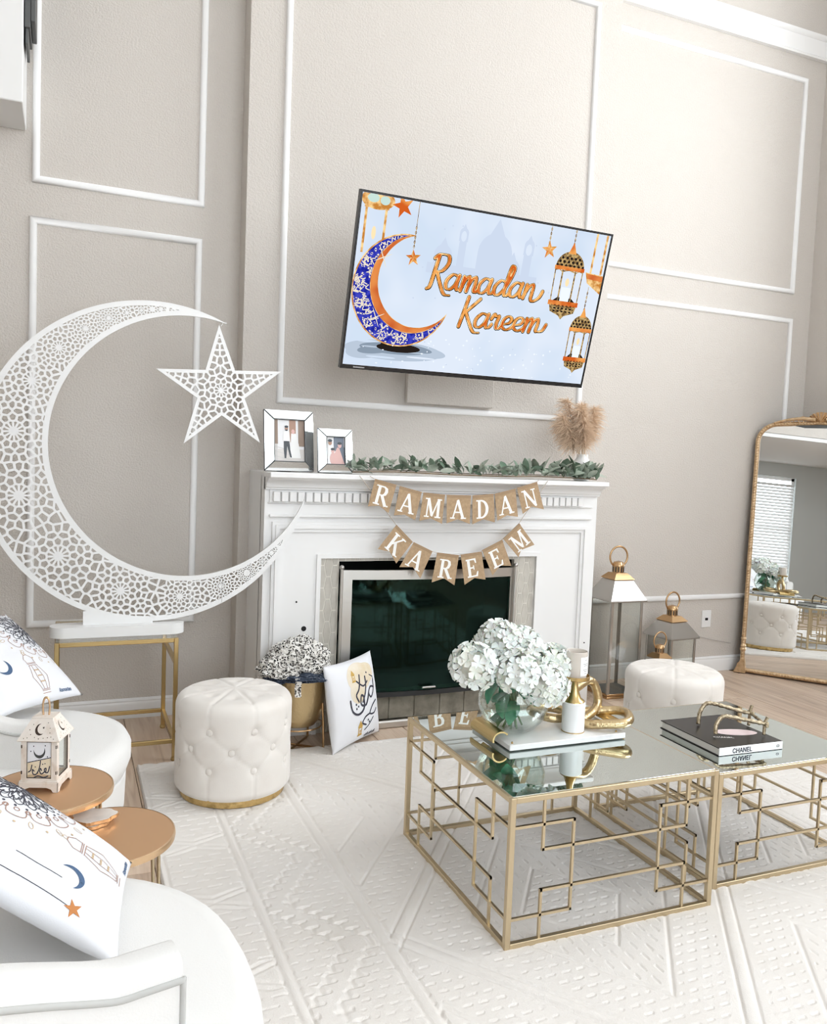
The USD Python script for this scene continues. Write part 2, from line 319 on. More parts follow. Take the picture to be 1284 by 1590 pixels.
# windows: frame, glazing bars, panes and (left) blinds
def window(name, label, axis, at, a0, a1, z0, z1, na, nz, slats=False):
    t = thing(name, label, 'window', (0, 0, 0), kind='structure')
    def b(u0, u1, w0, w1, d0, d1): return bx(u0, u1, d0, d1, w0, w1) if axis == 'y' else bx(d0, d1, u0, u1, w0, w1)
    fr = [b(a0, a0+.05, z0, z1, at-.03, at+.03), b(a1-.05, a1, z0, z1, at-.03, at+.03), b(a0, a1, z0, z0+.05, at-.03, at+.03), b(a0, a1, z1-.05, z1, at-.03, at+.03)]
    part(t, 'window_frame', fr, 'white_trim', False)
    for i in range(1, na): u = a0+(a1-a0)*i/na; part(t, 'glazing_bar', b(u-.02, u+.02, z0, z1, at-.02, at+.02), 'white_trim', False)
    for i in range(1, nz): u = z0+(z1-z0)*i/nz; part(t, 'glazing_bar', b(a0, a1, u-.02, u+.02, at-.02, at+.02), 'white_trim', False)
    for i in range(na):
        for j in range(nz):
            part(t, 'pane', b(a0+(a1-a0)*i/na, a0+(a1-a0)*(i+1)/na, z0+(z1-z0)*j/nz, z0+(z1-z0)*(j+1)/nz, at-.003, at+.003), 'window_glass', False)
    if slats:
        n = int((z1-z0-.1)/.055)
        for i in range(n):
            z = z0+.05+i*.055
            part(t, 'blind_slat', turn(b(a0+.02, a1-.02, z-.002, z+.002, at+.05, at+.10), 1.0, (0, 1, 0), (at+.075, 0, z)), 'white_plastic', False)
    return t
window('window_1', 'tall white window in the right side wall', 'x', RX+.12, -.1, 3.6, 2.5, 5.0, 3, 2)
window('window_2', 'tall white window in the wall behind the viewer', 'y', -2.6, -.3, 4.1, .9, 4.9, 4, 3)
window('window_3', 'white window with half open blinds reflected in floor mirror', 'x', -4.1, -1.25, -.25, .55, 2.45, 1, 2, True)
d = thing('door_1', 'white louvred door reflected at the right of floor mirror', 'door', (-4.1, 1.15, 0), kind='structure')
part(d, 'door_frame', [bx(-.06, .12, -.45, -.37, 0, 2.1), bx(-.06, .12, .37, .45, 0, 2.1), bx(-.06, .12, -.45, .45, 2.02, 2.1)], 'white_trim', False)
part(d, 'door_panel', bx(-.03, .0, -.37, .37, 0, 2.02), 'grey_print', False)
for i in range(34): part(d, 'louvre', turn(bx(.005, .045, -.33, .33, -.003, .003), .6, (0, 1, 0)).apply_translation((0, 0, .15+i*.054)), 'white_plastic', False)
part(d, 'door_handle', rod((.03, .3, 1.0), (.08, .3, 1.0), .012), 'dark_metal')
# picture mouldings on the walls
for k, (x0, x1, z0, z1, y, lab) in enumerate([(-.155, .648, 2.766, 4.28, BY, 'white upper moulding frame on the left recessed wall'), (-.165, .640, .53, 2.566, BY, 'white lower moulding frame behind the crescent decoration'),
        (1.065, 2.99, 1.745, 4.28, CY, 'white tall moulding frame on chimney breast around the television'), (3.235, 4.882, 2.782, 4.28, BY, 'white upper moulding frame on the right recessed wall'),
        (3.235, 4.885, .545, 2.572, BY, 'white lower moulding frame on wall behind the lanterns')]):
    struct(f'trim_{k+2}', lab, 'wall moulding', moulding(x0, x1, z0, z1, y), 'white_trim', 40)
def run(prof, x0, x1, y): # profile (out, z) extruded along x, facing -y
    v = np.array([[x, y-a, z] for x in (x0, x1) for a, z in prof]); n = len(prof)
    f = [[k, n+k, n+k+1, k+1] for k in range(n-1)]; return tm((v, np.array(f)))
band = [(0, 4.44), (.03, 4.44), (.035, 4.452), (.024, 4.462), (.02, 4.466), (.02, 4.575), (.028, 4.58), (.036, 4.595), (.036, 4.61), (0, 4.615)]
struct('trim_7', 'white wide picture rail band high on the right wall', 'wall moulding', run(band, CX1, RX, BY), 'white_trim', 30)
base = [(.014, 0), (.014, .075), (.009, .088), (.011, .096), (.004, .106), (0, .108)]
struct('baseboard_right', 'white baseboard along the wall behind the lanterns', 'baseboard', run(base, CX1, RX, BY), 'white_trim', 30)
struct('baseboard_left', 'white baseboard along the left recessed wall', 'baseboard', run(base, -3.9, CX0, BY), 'white_trim', 30)
# floor: base slab and planks
t = thing('floor', 'pale wood look plank floor', 'floor', kind='structure')
part(t, 'screed', bx(-4.2, 5.3, -2.7, BY+.1, -.06, -.006), 'screed', False)
pw, pl, gap = .2, 1.22, .0034
for i, x in enumerate(np.arange(-4.1, RX+.15, pw)):
    off = (i*.47) % 1*pl
    y = 4.62+off-pl*.3
    while y > -2.5:
        y0 = y-pl; a, b = max(y0, -2.5), min(y, BY)
        if b-a > .05: part(t, 'plank', bx(x+gap/2, x+pw-gap/2, a+gap/2, b-gap/2, -.008, -rng.uniform(0, .0006), .0012), 'plank', False)
        y = y0
# wall socket and loose wire
t = thing('wall_outlet', 'white outlet plate low on the wall between lanterns and mirror', 'outlet', (4.268, BY, .324))
part(t, 'plate', bx(-.042, .042, -.007, 0, 0, .125, .003), 'white_plastic')
part(t, 'socket', bx(-.012, .012, -.0085, -.006, .052, .07), 'black_hole')
single('wire', 'thin grey wire running along wall from lantern towards mirror', 'wire', tube(spline([(3.75, 4.6, .36), (4.0, 4.606, .32), (4.25, 4.606, .25), (4.5, 4.606, .2)], 8), .0025, 6), 'wire_grey')

# ================================================================ FIREPLACE
FY = 4.09
X0, X1, TX0, TX1, OX0, OX1 = .915, 2.90, 1.215, 2.499, 1.319, 2.363
t = thing('mantelpiece', 'white painted wooden fireplace surround with dentil frieze and tile inlay', 'fireplace surround', (1.9, 4.3, 0))
front = sbox(X0, 0, X1, 1.34).difference(sbox(TX0, -1, TX1, .923))
part(t, 'body', [prism_xz(front, FY+.09, .09), bx(X0, X0+.06, FY+.08, CY, 0, 1.34), bx(X1-.06, X1, FY+.08, CY, 0, 1.34)], 'surround_paint', False, w=1)
part(t, 'shelf', bx(X0, X1+.003, 3.98, CY, 1.335, 1.362, .004), 'surround_paint', False, w=1)
prof = [(4.07, 1.275), (4.068, 1.283), (4.06, 1.288), (4.056, 1.30), (4.045, 1.312), (4.027, 1.322), (4.012, 1.327), (4.008, 1.336), (FY+.02, 1.336), (FY+.02, 1.275)]
cr_ = prism(Polygon(prof), X1-X0); cr_ = apply(cr_, np.array([[0, 0, 1, X0], [1, 0, 0, 0], [0, 1, 0, 0], [0, 0, 0, 1.0]]))
part(t, 'crown_moulding', cr_, 'surround_paint', 30, w=1)
part(t, 'dentil_backing', bx(.938, 2.80, FY-.008, FY+.01, 1.205, 1.275, .002), 'surround_paint', False, w=1)
for x in np.arange(.953, 2.76, .0418): part(t, 'dentil', bx(x, x+.0335, FY-.03, FY, 1.215, 1.264, .002), 'surround_paint', False, w=1)
part(t, 'ledge', [bx(.938, 2.86, FY-.018, FY+.01, 1.135, 1.150, .004), bx(.93, 2.865, FY-.01, FY+.01, 1.205, 1.211, .002)], 'surround_paint', False, w=1)
mo = []
for o, d in ((.0, .014), (.016, .022), (.034, .012)):
    g = sbox(.955+o, -1, 2.845-o, 1.112-o).difference(sbox(.955+o+.018, -2, 2.845-o-.018, 1.112-o-.018)).intersection(sbox(0, 0.0, 5, 2))
    mo.append(prism_xz(g, FY+.002, d+.002))
part(t, 'panel_moulding', mo, 'surround_paint', 30, w=1)
g = sbox(TX0-.022, 0, TX1+.022, .945).difference(sbox(TX0, -1, TX1, .923)); part(t, 'inlay_bead', prism_xz(g, FY+.002, .012), 'surround_paint', False, w=1)
part(t, 'grout_bed', prism_xz(sbox(TX0, 0, TX1, .923).difference(sbox(OX0, -1, OX1, .905)), FY+.05, .04), 'grout', False, w=1)
reg = sbox(TX0+.002, .002, TX1-.002, .921).difference(sbox(OX0-.002, -1, OX1+.002, .907))
hh, hw, ha = .118, .046, .012; cpx = hw/2+ha
hexa = Polygon([(-ha, -hh/2), (ha, -hh/2), (hw/2, 0), (ha, hh/2), (-ha, hh/2), (-hw/2, 0)]).buffer(-.0028)
for lo, hi in ((TX0, OX0), (OX1, TX1)):
    for c in range(-1, int((hi-lo)/cpx)+2):
        for r in range(-1, 10):
            g = aff.translate(hexa, lo+.012+c*cpx, r*hh+(hh/2 if c % 2 else 0)).intersection(reg)
            for q in polys(g):
                if q.area > 2e-4: part(t, 'tile', prism_xz(q, FY+.012, .0045), 'tile_taupe', False, w=1)
for x in np.arange(OX0+.01, OX1-.03, .026): part(t, 'edge_tile', prism_xz(sbox(x, .9085, x+.023, .921), FY+.012, .004), 'tile_taupe', False, w=1)
part(t, 'firebox', [bx(OX0-.002, OX1+.002, CY-.03, CY-.01, 0, .92), bx(OX0-.02, OX0, FY+.04, CY-.01, 0, .92), bx(OX1, OX1+.02, FY+.04, CY-.01, 0, .92), bx(OX0, OX1, FY+.05, CY-.01, .905, .92), bx(OX0, OX1, FY+.05, CY-.01, .15, .2)], 'soot', False, w=1)
xs = [OX0, 1.47, 1.622, 1.772, 1.925, 2.075, 2.225, OX1]
for a, b in zip(xs[:-1], xs[1:]): part(t, 'hearth_tile', bx(a+.001, b-.001, FY+.0, FY+.04, .045, .203+rng.uniform(-.002, .002), .003), 'stone', False, w=1)
part(t, 'hearth_strip', bx(OX0-.03, OX1+.03, FY-.03, FY+.03, 0, .042, .008), 'brushed_steel', False, w=1)
for x, z, r in ((.985, .655, .0045), (1.093, .70, .0045), (1.136, .56, .013), (2.86, .40, .004)):
    part(t, 'screw_hole', turn(lathe([(0, 0), (r, 0), (r, .003), (0, .003)], 16), PI/2, (1, 0, 0)).apply_translation((x, FY+.001, z)), 'black_hole', w=1)
# fire screen with bowed frame and dark glass
t = thing('fire_screen', 'bowed steel framed fire screen with dark glass in fireplace', 'fire screen', (1.84, FY, .2))
def bow(x): return FY-.012-.05*(1-((x-1.845)/.53)**2)
def bowed(x0, x1, z0, z1, th, n=24, back=0.0):
    xs = np.linspace(x0, x1, n); f = np.array([[x, bow(x)+back] for x in xs]); bk = f+[0, th]
    return move(prism(Polygon(np.vstack([f, bk[::-1]])), z1-z0), (0, 0, z0))
for a, b in ((1.335, 1.383), (2.326, 2.366)): part(t, 'frame_post', bowed(a, b, .06, .862, .022, 4), 'brushed_steel', 30, w=1)
part(t, 'frame_rail', bowed(1.383, 2.326, .812, .862, .022), 'brushed_steel', 30, w=1)
part(t, 'frame_rail', bowed(1.383, 2.326, .18, .205, .022), 'black_matte', 30, w=1, label='black bottom rail of the fire screen')
part(t, 'glass', bowed(1.375, 2.335, .2, .82, .003, 24, .012), 'fire_glass', 30, w=1)
for x in (1.322, 2.352): part(t, 'screen_rod', rod((x, FY-.03, .06), (x, FY-.03, .87), .008), 'brushed_steel', w=1); part(t, 'rod_finial', move(trimesh.creation.icosphere(2, .013), (x, FY-.03, .878)), 'steel', w=1)
part(t, 'handle', bx(1.78, 1.86, FY-.085, FY-.06, .222, .232, .003), 'steel', w=1)

# ================================================================ TELEVISION
a_, t_, o_ = math.radians(2.087), math.radians(15.305), math.radians(-.197)
Rz = lambda a: np.array([[math.cos(a), -math.sin(a), 0], [math.sin(a), math.cos(a), 0], [0, 0, 1]])
Rx = lambda a: np.array([[1, 0, 0], [0, math.cos(a), -math.sin(a)], [0, math.sin(a), math.cos(a)]])
Ry = lambda a: np.array([[math.cos(a), 0, math.sin(a)], [0, 1, 0], [-math.sin(a), 0, math.cos(a)]])
tvR = Rz(a_) @ Rx(t_) @ Ry(o_); TW, TH = .728, .4186
tv = thing('television', 'large flat television showing a festive greeting, tilted down above mantel', 'television', (1.974, 3.879, 2.296), rot=tvR)
part(tv, 'bezel', prism_xz(sbox(-TW, -TH, TW, TH).difference(sbox(-TW+.011, -TH+.021, TW-.011, TH-.011)), .028, .03), 'black_gloss', False)
part(tv, 'back_panel', [bx(-TW+.003, TW-.003, .004, .034, -TH+.003, TH-.003, .006), rbox(-.45, .45, .02, .075, -.36, .12, .02, 6)], 'black_matte', 30)
part(tv, 'logo', bx(-.66, -.60, -.0028, -.0018, -TH+.008, -TH+.013), 'grey_print', False)
part(tv, 'screen', bx(-TW+.009, TW-.009, .0, .006, -TH+.019, TH-.009), 'screen_pale', False)
SX0, SX1, SZ0, SZ1 = -TW+.0115, TW-.0115, -TH+.0215, TH-.0115
screen = sbox(SX0, SZ0, SX1, SZ1)
def pic(name, g, mat, k):
    g = g.intersection(screen)
    if g.is_empty: return
    ps = [p for p in polys(g) if p.area > 2e-6]
    put = lambda q, kd=None: part(tv, name, move(apply(flat(q), XZ), (0, -.0003*k-.0004, 0)), mat, False, kind=kd)
    if len(ps) > 14: put(MultiPolygon(ps), 'stuff')
    else:
        for p in ps: put(p)
# faint mosque skyline, lanterns and the wet floor
dome_ = lambda x, z, r: unary_union([ell(x, z, r, r*1.05), Polygon([(x-r*.5, z+r*.8), (x, z+r*1.75), (x+r*.5, z+r*.8)]), sbox(x-r, z-r*1.6, x+r, z)])
pic('picture_skyline', unary_union([dome_(.03, .22, .10), dome_(-.26, .18, .05), dome_(-.16, .30, .025), dome_(.225, .29, .03), sbox(.20, .1, .25, .3), sbox(-.18, .12, -.14, .3), sbox(-.34, .09, .3, .14), dome_(.14, .16, .05)]).difference(unary_union([ell(.225, .27, .018, .028), ell(-.16, .285, .015, .025)])), 'screen_ghost', 1)
pic('picture_shadow', unary_union([ell(-.45, -.31, .27, .05), ell(-.60, -.32, .11, .04, 8), ell(-.32, -.30, .16, .03, -5)]).difference(unary_union([ell(-.6, -.275, .06, .006), ell(-.30, -.335, .08, .005), ell(-.52, -.348, .08, .005)])), 'screen_haze', 1)
pic('picture_shadow', unary_union([ell(-.45, -.30, .19, .028), ell(-.55, -.31, .10, .022, 8), ell(-.36, -.29, .12, .018, -5)]).difference(unary_union([ell(-.58, -.30, .05, .004), ell(-.33, -.312, .07, .003)])), 'screen_shadow', 2)
pic('picture_shadow', unary_union([ell(-.43, -.295, .12, .022), ell(-.46, -.285, .07, .03)]), 'screen_dark', 3)
dots = []
for _ in range(60): dots.append(ell(rng.uniform(SX0, SX1), rng.uniform(SZ0, -.2), rng.uniform(.002, .007), rng.uniform(.002, .006)))
pic('picture_sparkle', unary_union(dots), 'screen_white', 4)
pic('picture_sparkle', unary_union([ell(rng.uniform(-.4, .4), rng.uniform(-.38, .36), .004, .004) for _ in range(26)]), 'screen_ghost', 1)
def star5(x, z, r, a=0): return aff.rotate(ngon(5, r, (x, z), PI/2, r*.40), a, origin=(x, z))
def cord(x, z0, z1): return unary_union([line([(x, z0), (x, z1)], .003)] + [ell(x, z, .005, .008).difference(ell(x, z, .0025, .005)) for z in np.arange(z0, min(z1, z0+.09), .022)])
# blurred lantern and star at the top left, blurred lantern at the right edge
pic('picture_lantern', unary_union([ell(-.635, .385, .085, .045), sbox(-.70, .345, -.575, .368), sbox(-.695, .14, -.683, .35), sbox(-.594, .14, -.582, .35)]).difference(ell(-.64, .22, .04, .11)), 'screen_gold', 2)
pic('picture_lantern', unary_union([ell(-.66, .39, .03, .02), ell(-.60, .385, .025, .02)]), 'screen_green', 3)
pic('picture_flame', ell(-.640, .235, .011, .03), 'screen_flame', 3)
pic('picture_star', star5(-.505, .375, .058, 18), 'screen_orange', 3)
pic('picture_lantern', unary_union([sbox(.625, .18, .637, .42), sbox(.69, .2, .703, .42), Polygon([(.60, .205), (.74, .195), (.74, .10), (.715, .10), (.62, .15)])]), 'screen_gold', 2)
pic('picture_lantern', Polygon([(.605, .20), (.74, .19), (.74, .165), (.62, .172)]), 'screen_red', 3)
# crescent moon: gold rim, blue scrollwork on cream, red inner bevel
def circ3(p, q, r):
    ax, ay, bx_, by, cx, cy2 = *p, *q, *r; d = 2*(ax*(by-cy2)+bx_*(cy2-ay)+cx*(ay-by))
    ux = ((ax*ax+ay*ay)*(by-cy2)+(bx_**2+by**2)*(cy2-ay)+(cx**2+cy2**2)*(ay-by))/d; uy = ((ax*ax+ay*ay)*(cx-bx_)+(bx_**2+by**2)*(ax-cx)+(cx**2+cy2**2)*(bx_-ax))/d
    return ux, uy, math.hypot(ax-ux, ay-uy)
ox, oz, orr = circ3((-.414, .252), (-.717, -.041), (-.189, -.098)); ix, iz, ir = circ3((-.414, .252), (-.580, -.020), (-.189, -.098)); jx, jz, jr = circ3((-.414, .252), (-.622, -.018), (-.189, -.098))
disc = lambda x, z, r: Point(x, z).buffer(r, 64)
outc, inc = disc(ox, oz, orr), disc(ix, iz, ir)
moon = outc.difference(inc); mid_ = outc.buffer(-.007).difference(disc(jx, jz, jr+.002))
pic('picture_moon', moon, 'screen_gold', 4)
pic('picture_moon', mid_, 'screen_blue', 5)
sw = []
for k in range(230):
    a = rng.uniform(.35*PI, 1.95*PI); r = rng.uniform(orr*.68, orr); x, z = ox+r*math.cos(a), oz+r*math.sin(a)
    if k % 3: sw.append(aff.rotate(ell(x, z, rng.uniform(.006, .016), rng.uniform(.003, .006)), math.degrees(a)+rng.choice([35, -35, 90]), origin=(x, z)).difference(ell(x, z, .005, .003)))
    else: sw.append(line(spline([(x, z), (x+.02*math.cos(a+1), z+.02*math.sin(a+1)), (x+.03*math.cos(a+2.2), z+.03*math.sin(a+2.2))], 4), .005))
for k in range(9):
    a = (.55+.14*k)*PI; r = orr*.87; x, z = ox+r*math.cos(a), oz+r*math.sin(a)
    sw.append(ngon(8, .026, (x, z), a, .018).difference(ngon(8, .02, (x, z), a, .012))); sw.append(ell(x, z, .005, .005))
pic('picture_scrollwork', unary_union(sw).intersection(mid_.buffer(-.002)), 'screen_cream', 6)
pic('picture_bevel', disc(jx, jz, jr-.001).difference(disc(ix, iz, ir+.002)).intersection(outc.buffer(-.004)), 'screen_red', 6)
pic('picture_glint', unary_union([aff.rotate(unary_union([ell(x, z, .05, .0025), ell(x, z, .0025, .05)]), 25, origin=(x, z)) for x, z in ((-.575, .13), (-.575, -.155))]), 'screen_cream', 7)
pic('picture_star', star5(-.418, .148, .042, 8), 'screen_orange', 5); pic('picture_star', star5(.347, .288, .048, 10), 'screen_orange', 5)
for x, z, r, a in ((-.418, .148, .042, 8), (.347, .288, .048, 10)):
    pic('picture_star_shade', unary_union([Polygon([(x, z)] + [(x+q*math.cos(math.radians(90+a+72*k+s)), z+q*math.sin(math.radians(90+a+72*k+s))) for q, s in ((r, 0), (r*.4, 36))]) for k in range(5)]), 'screen_gold', 6)
pic('picture_chain', unary_union([cord(-.422, .20, .42), cord(.340, .325, .42), cord(.494, .335, .42), cord(.638, .01, .13)]), 'screen_bronze', 4)
def tvlantern(x, zt, w, h):
    s = w/2; zd, zb = zt-h*.32, zt-h*.80
    dome2 = ell(x, zd, s, h*.22).intersection(sbox(x-s, zd, x+s, zt)); tip = Polygon([(x-s*.28, zt-h*.13), (x, zt+.01), (x+s*.28, zt-h*.13)])
    pic('picture_lantern', unary_union([dome2, Polygon([(x-s, zb), (x+s, zb), (x+s*.85, zb-h*.12), (x+s*.2, zb-h*.17), (x, zb-h*.22), (x-s*.2, zb-h*.17), (x-s*.85, zb-h*.12)])]), 'screen_bronze', 5)
    holes = []
    for r in range(3):
        for c in range(-3, 4): holes.append(ell(x+c*s*.30+(s*.15 if r % 2 else 0), zd+h*(.03+.05*r), s*.085, h*.018)); holes.append(ell(x+c*s*.28, zb-h*(.03+.04*r), s*.08, h*.013))
    pic('picture_lantern_piercing', unary_union(holes).intersection(unary_union([dome2, sbox(x-s*.8, zb-h*.12, x+s*.8, zb)])), 'screen_dark', 6)
    pic('picture_lantern', unary_union([tip, sbox(x-s*1.05, zd-.012, x+s*1.05, zd+.008), sbox(x-s*1.08, zb-.012, x+s*1.05, zb+.012)]), 'screen_orange', 6)
    posts = [line([(x+q*s, zd), (x+q*s*.97, zb)], .006+.006*(1-abs(q))) for q in (-.97, -.45, .45, .97)]
    arch = [line([(x-.45*s, zd-.05*h), (x, zd-.01), (x+.45*s, zd-.05*h)], .007), line([(x-.97*s, zd-.04*h), (x-.7*s, zd-.01), (x-.45*s, zd-.06*h)], .005), line([(x+.97*s, zd-.04*h), (x+.7*s, zd-.01), (x+.45*s, zd-.06*h)], .005)]
    pic('picture_lantern', unary_union(posts+arch), 'screen_bronze', 5)
    pic('picture_lantern', Polygon([(x-s*.8, zb+.01), (x-s*.5, zb+.03), (x+s*.5, zb+.03), (x+s*.8, zb+.01)]), 'screen_dark', 5)
    pic('picture_candle', sbox(x-s*.32, zb+.012, x+s*.32, zb+h*.22), 'screen_white', 7)
    pic('picture_flame', ell(x, zb+h*.29, s*.13, h*.055), 'screen_flame', 7)
tvlantern(.494, .335, .180, .385); tvlantern(.640, .012, .142, .345)
# brush lettering
GL = {'R': [[(.30, 2.15), (.22, 1.2), (.12, .1), (-.08, -.12)], [(.02, 1.95), (.35, 2.25), (.95, 2.2), (1.05, 1.7), (.75, 1.2), (.35, 1.05)], [(.40, 1.05), (.75, .35), (1.2, -.35), (1.65, -.42)]],
      'K': [[(.30, 2.1), (.2, 1.1), (.06, -.05)], [(1.15, 2.05), (.75, 1.55), (.28, .98)], [(.34, 1.0), (.72, .3), (1.15, -.35), (1.6, -.40)]],
      'a': [[(.86, .92), (.45, 1.02), (.10, .6), (.12, .12), (.42, .0), (.75, .35), (.90, .95)], [(.92, 1.0), (.84, .4), (.92, .05), (1.12, .06), (1.28, .3)]],
      'm': [[(.10, .95), (.08, .5), (.02, .0)], [(.06, .35), (.25, .85), (.48, 1.0), (.52, .6), (.46, .0)], [(.50, .35), (.70, .85), (.95, 1.0), (1.0, .55), (.98, .1), (1.15, .03), (1.32, .3)]],
      'd': [[(.86, .92), (.45, 1.02), (.10, .6), (.12, .12), (.42, .0), (.78, .4), (1.12, 1.3), (1.22, 1.95), (1.02, 2.1), (.92, 1.6), (.86, .7), (.88, .1), (1.10, .03), (1.3, .3)]],
      'n': [[(.10, .95), (.08, .5), (.02, .0)], [(.06, .3), (.28, .85), (.58, 1.0), (.62, .5), (.62, .0), (.85, -.15), (1.25, .15), (1.42, .62)]],
      'r': [[(.0, .7), (.16, 1.05), (.30, .92), (.52, .92), (.44, .45), (.48, .06), (.68, .05), (.85, .3)]],
      'e': [[(.08, .38), (.55, .50), (.70, .82), (.45, 1.0), (.14, .75), (.10, .25), (.40, .0), (.72, .12), (.95, .38)]]}
ADV = dict(R=1.12, K=1.08, a=1.18, m=1.22, d=1.2, n=1.4, r=.78, e=.86)
def brush(word, x0, z0, x1, z1, s, slant=.12):
    thin, out = [], []; tot = sum(ADV[c] for c in word); x = 0; sx = math.hypot(x1-x0, z1-z0)/tot; ang = math.atan2(z1-z0, x1-x0)
    for i, c in enumerate(word):
        last = i == len(word)-1
        for st in GL[c]:
            st = [(p, q) for p, q in st]
            if last and c == 'm': st = [(p if p < 1.1 else p*1.25, q if p < 1.1 else q*1.8+.1) for p, q in st]
            pts = spline([((x+p)*sx+q*s*slant, q*s) for p, q in st], 7)
            for a, b in zip(pts[:-1], pts[1:]):
                d = b-a; w = s*(.10+.17*abs(d[1])/(np.linalg.norm(d)+1e-9)); out.append(line([a, b], w))
        x += ADV[c]
    return aff.translate(aff.rotate(unary_union(out), ang, origin=(0, 0), use_radians=True), x0, z0)
for word, q in (('Ramadan', (-.318, .022, .345, .030, .072)), ('Kareem', (-.118, -.150, .372, -.140, .070))):
    g = brush(word, *q); pic('picture_lettering_edge', aff.translate(g.buffer(.0026), .0006, -.0012), 'screen_dark', 8); pic('picture_lettering', g, 'screen_gold', 9)
    pic('picture_lettering_light', aff.translate(g.buffer(-.0042), .0012, -.001), 'screen_orange', 10)
t = thing('tv_mount', 'pale wall bracket box behind the tilted television', 'tv mount', (2.08, 4.44, 1.8))
part(t, 'wall_plate', bx(1.80, 2.36, 4.43, CY, 1.775, 2.35, .004), 'wall_paint', w=1)
part(t, 'arm', [bx(1.98, 2.02, 4.02, 4.44, 2.28, 2.32), bx(2.12, 2.16, 4.02, 4.44, 2.28, 2.32)], 'black_matte', w=1)

# ================================================================ ON THE MANTEL
MZ = 1.362
def photo_frame(label, loc, rz, w, h, tilt, border):
    R = Rz(rz) @ Rx(-tilt); t = thing('photo_frame', label, 'photo frame', loc, rot=R)
    O = [(-w/2, 0), (w/2, 0), (w/2, h), (-w/2, h)]; b = border; I = [(-w/2+b, b), (w/2-b, b), (w/2-b, h-b), (-w/2+b, h-b)]; e = .006
    part(t, 'backing', bx(-w/2, w/2, -.002, .014, 0, h, .002), 'dark_metal', False)
    for k in range(4):
        j = (k+1) % 4; o0, o1, i0, i1 = O[k], O[j], I[k], I[j]
        sh = lambda p, c: (p[0]+(c[0]-p[0])*e*3, p[1]+(c[1]-p[1])*e*3)
        P = [(*o0, -.004), (*o1, -.004), (*i1, -.013), (*i0, -.013)]; cx = np.mean([[p[0], p[1]] for p in P], 0)
        top = [(cx[0]+(p[0]-cx[0])*.985, p[2], cx[1]+(p[1]-cx[1])*.94) for p in P]; bot = [(x, .0, z) for x, _, z in top]
        part(t, 'bevel_strip', hull(top+bot), 'bevel_mirror', False)
    part(t, 'inner_rim', prism_xz(sbox(-w/2+b, b, w/2-b, h-b).difference(sbox(-w/2+b+.003, b+.003, w/2-b-.003, h-b-.003)), -.002, .012), 'dark_metal', False)
    part(t, 'easel_leg', hull([(-.035, .012, .02), (.035, .012, .02), (-.035, .10, .004), (.035, .10, .004), (-.03, .014, h*.6), (.03, .014, h*.6), (-.03, .02, h*.6), (.03, .105, .004)]), 'black_matte', False)
    part(t, 'photograph', bx(-w/2+b, w/2-b, -.004, -.002, b, h-b), 'photo_pale', False)
    def ph(name, g, mat, k=1):
        g = g.intersection(sbox(-w/2+b+.003, b+.003, w/2-b-.003, h-b-.003))
        if not g.is_empty: part(t, name, move(apply(flat(g), XZ), (0, -.0042-.0002*k, 0)), mat, False)
    return t, ph, (w-2*b, h-2*b)
t, ph, (w, h) = photo_frame('larger mirrored photo frame showing a couple standing, on mantel', (1.045, 4.12, MZ+.004), .10, .262, .312, .13, .048)
z0 = .048
ph('photo_floor', sbox(-w/2, 0, w/2, z0+h*.30), 'photo_floor'); ph('photo_wall', sbox(-w/2, 0, -w/2+.02, 1), 'photo_backing', 2); ph('photo_wall', sbox(w/2-.035, z0+.08, w/2, 1), 'photo_wood', 2); ph('photo_wall', sbox(-w/2, z0+.09, -w/2+.022, 1), 'photo_wood', 3)
for k in range(3): ph('photo_steps', line([(-w/2, z0+.03+.024*k), (0, z0+.012+.024*k)], .004), 'photo_backing', 2)
ph('photo_column', sbox(.0, z0+.10, .035, 1), 'photo_skin', 2)
ph('photo_gown', Polygon([(.01, z0+.145), (.035, z0+.145), (.05, z0+.09), (.06, z0+.02), (.0, z0+.02), (.006, z0+.09)]), 'ceramic', 4)
ph('photo_face', ell(.020, z0+.155, .009, .012), 'photo_pink', 5)
ph('photo_shirt', Polygon([(-.03, z0+.155), (.0, z0+.155), (.004, z0+.10), (-.034, z0+.10)]), 'ceramic', 5)
ph('photo_trousers', Polygon([(-.03, z0+.105), (.0, z0+.105), (.004, z0+.06), (.012, z0+.022), (.003, z0+.022), (-.012, z0+.08), (-.018, z0+.018), (-.027, z0+.018), (-.030, z0+.06)]), 'photo_dark', 6)
ph('photo_face', ell(-.015, z0+.170, .009, .012), 'photo_skin', 5); ph('photo_hair', unary_union([ell(-.015, z0+.179, .010, .006), ell(-.015, z0+.161, .007, .004)]), 'photo_dark', 6)
t, ph, (w, h) = photo_frame('smaller mirrored photo frame showing a family of three, on mantel', (1.272, 4.065, MZ+.004), .06, .187, .228, .13, .042)
z0 = .042
ph('photo_wall', sbox(-.01, z0+.07, .045, 1), 'photo_slate'); ph('photo_wall', sbox(-w/2, z0, -.03, z0+.03), 'photo_slate')
ph('photo_suit', Polygon([(.015, z0), (.05, z0), (.05, z0+.09), (.03, z0+.095)]), 'photo_slate', 3)
ph('photo_dress', Polygon([(-.02, z0), (.05, z0), (.02, z0+.085), (.008, z0+.09), (-.005, z0+.06)]), 'photo_pink', 4)
ph('photo_shirt', Polygon([(-.045, z0), (-.01, z0), (-.012, z0+.095), (-.04, z0+.095)]), 'ceramic', 3); ph('photo_child', ell(-.014, z0+.03, .018, .032), 'photo_pink', 5)
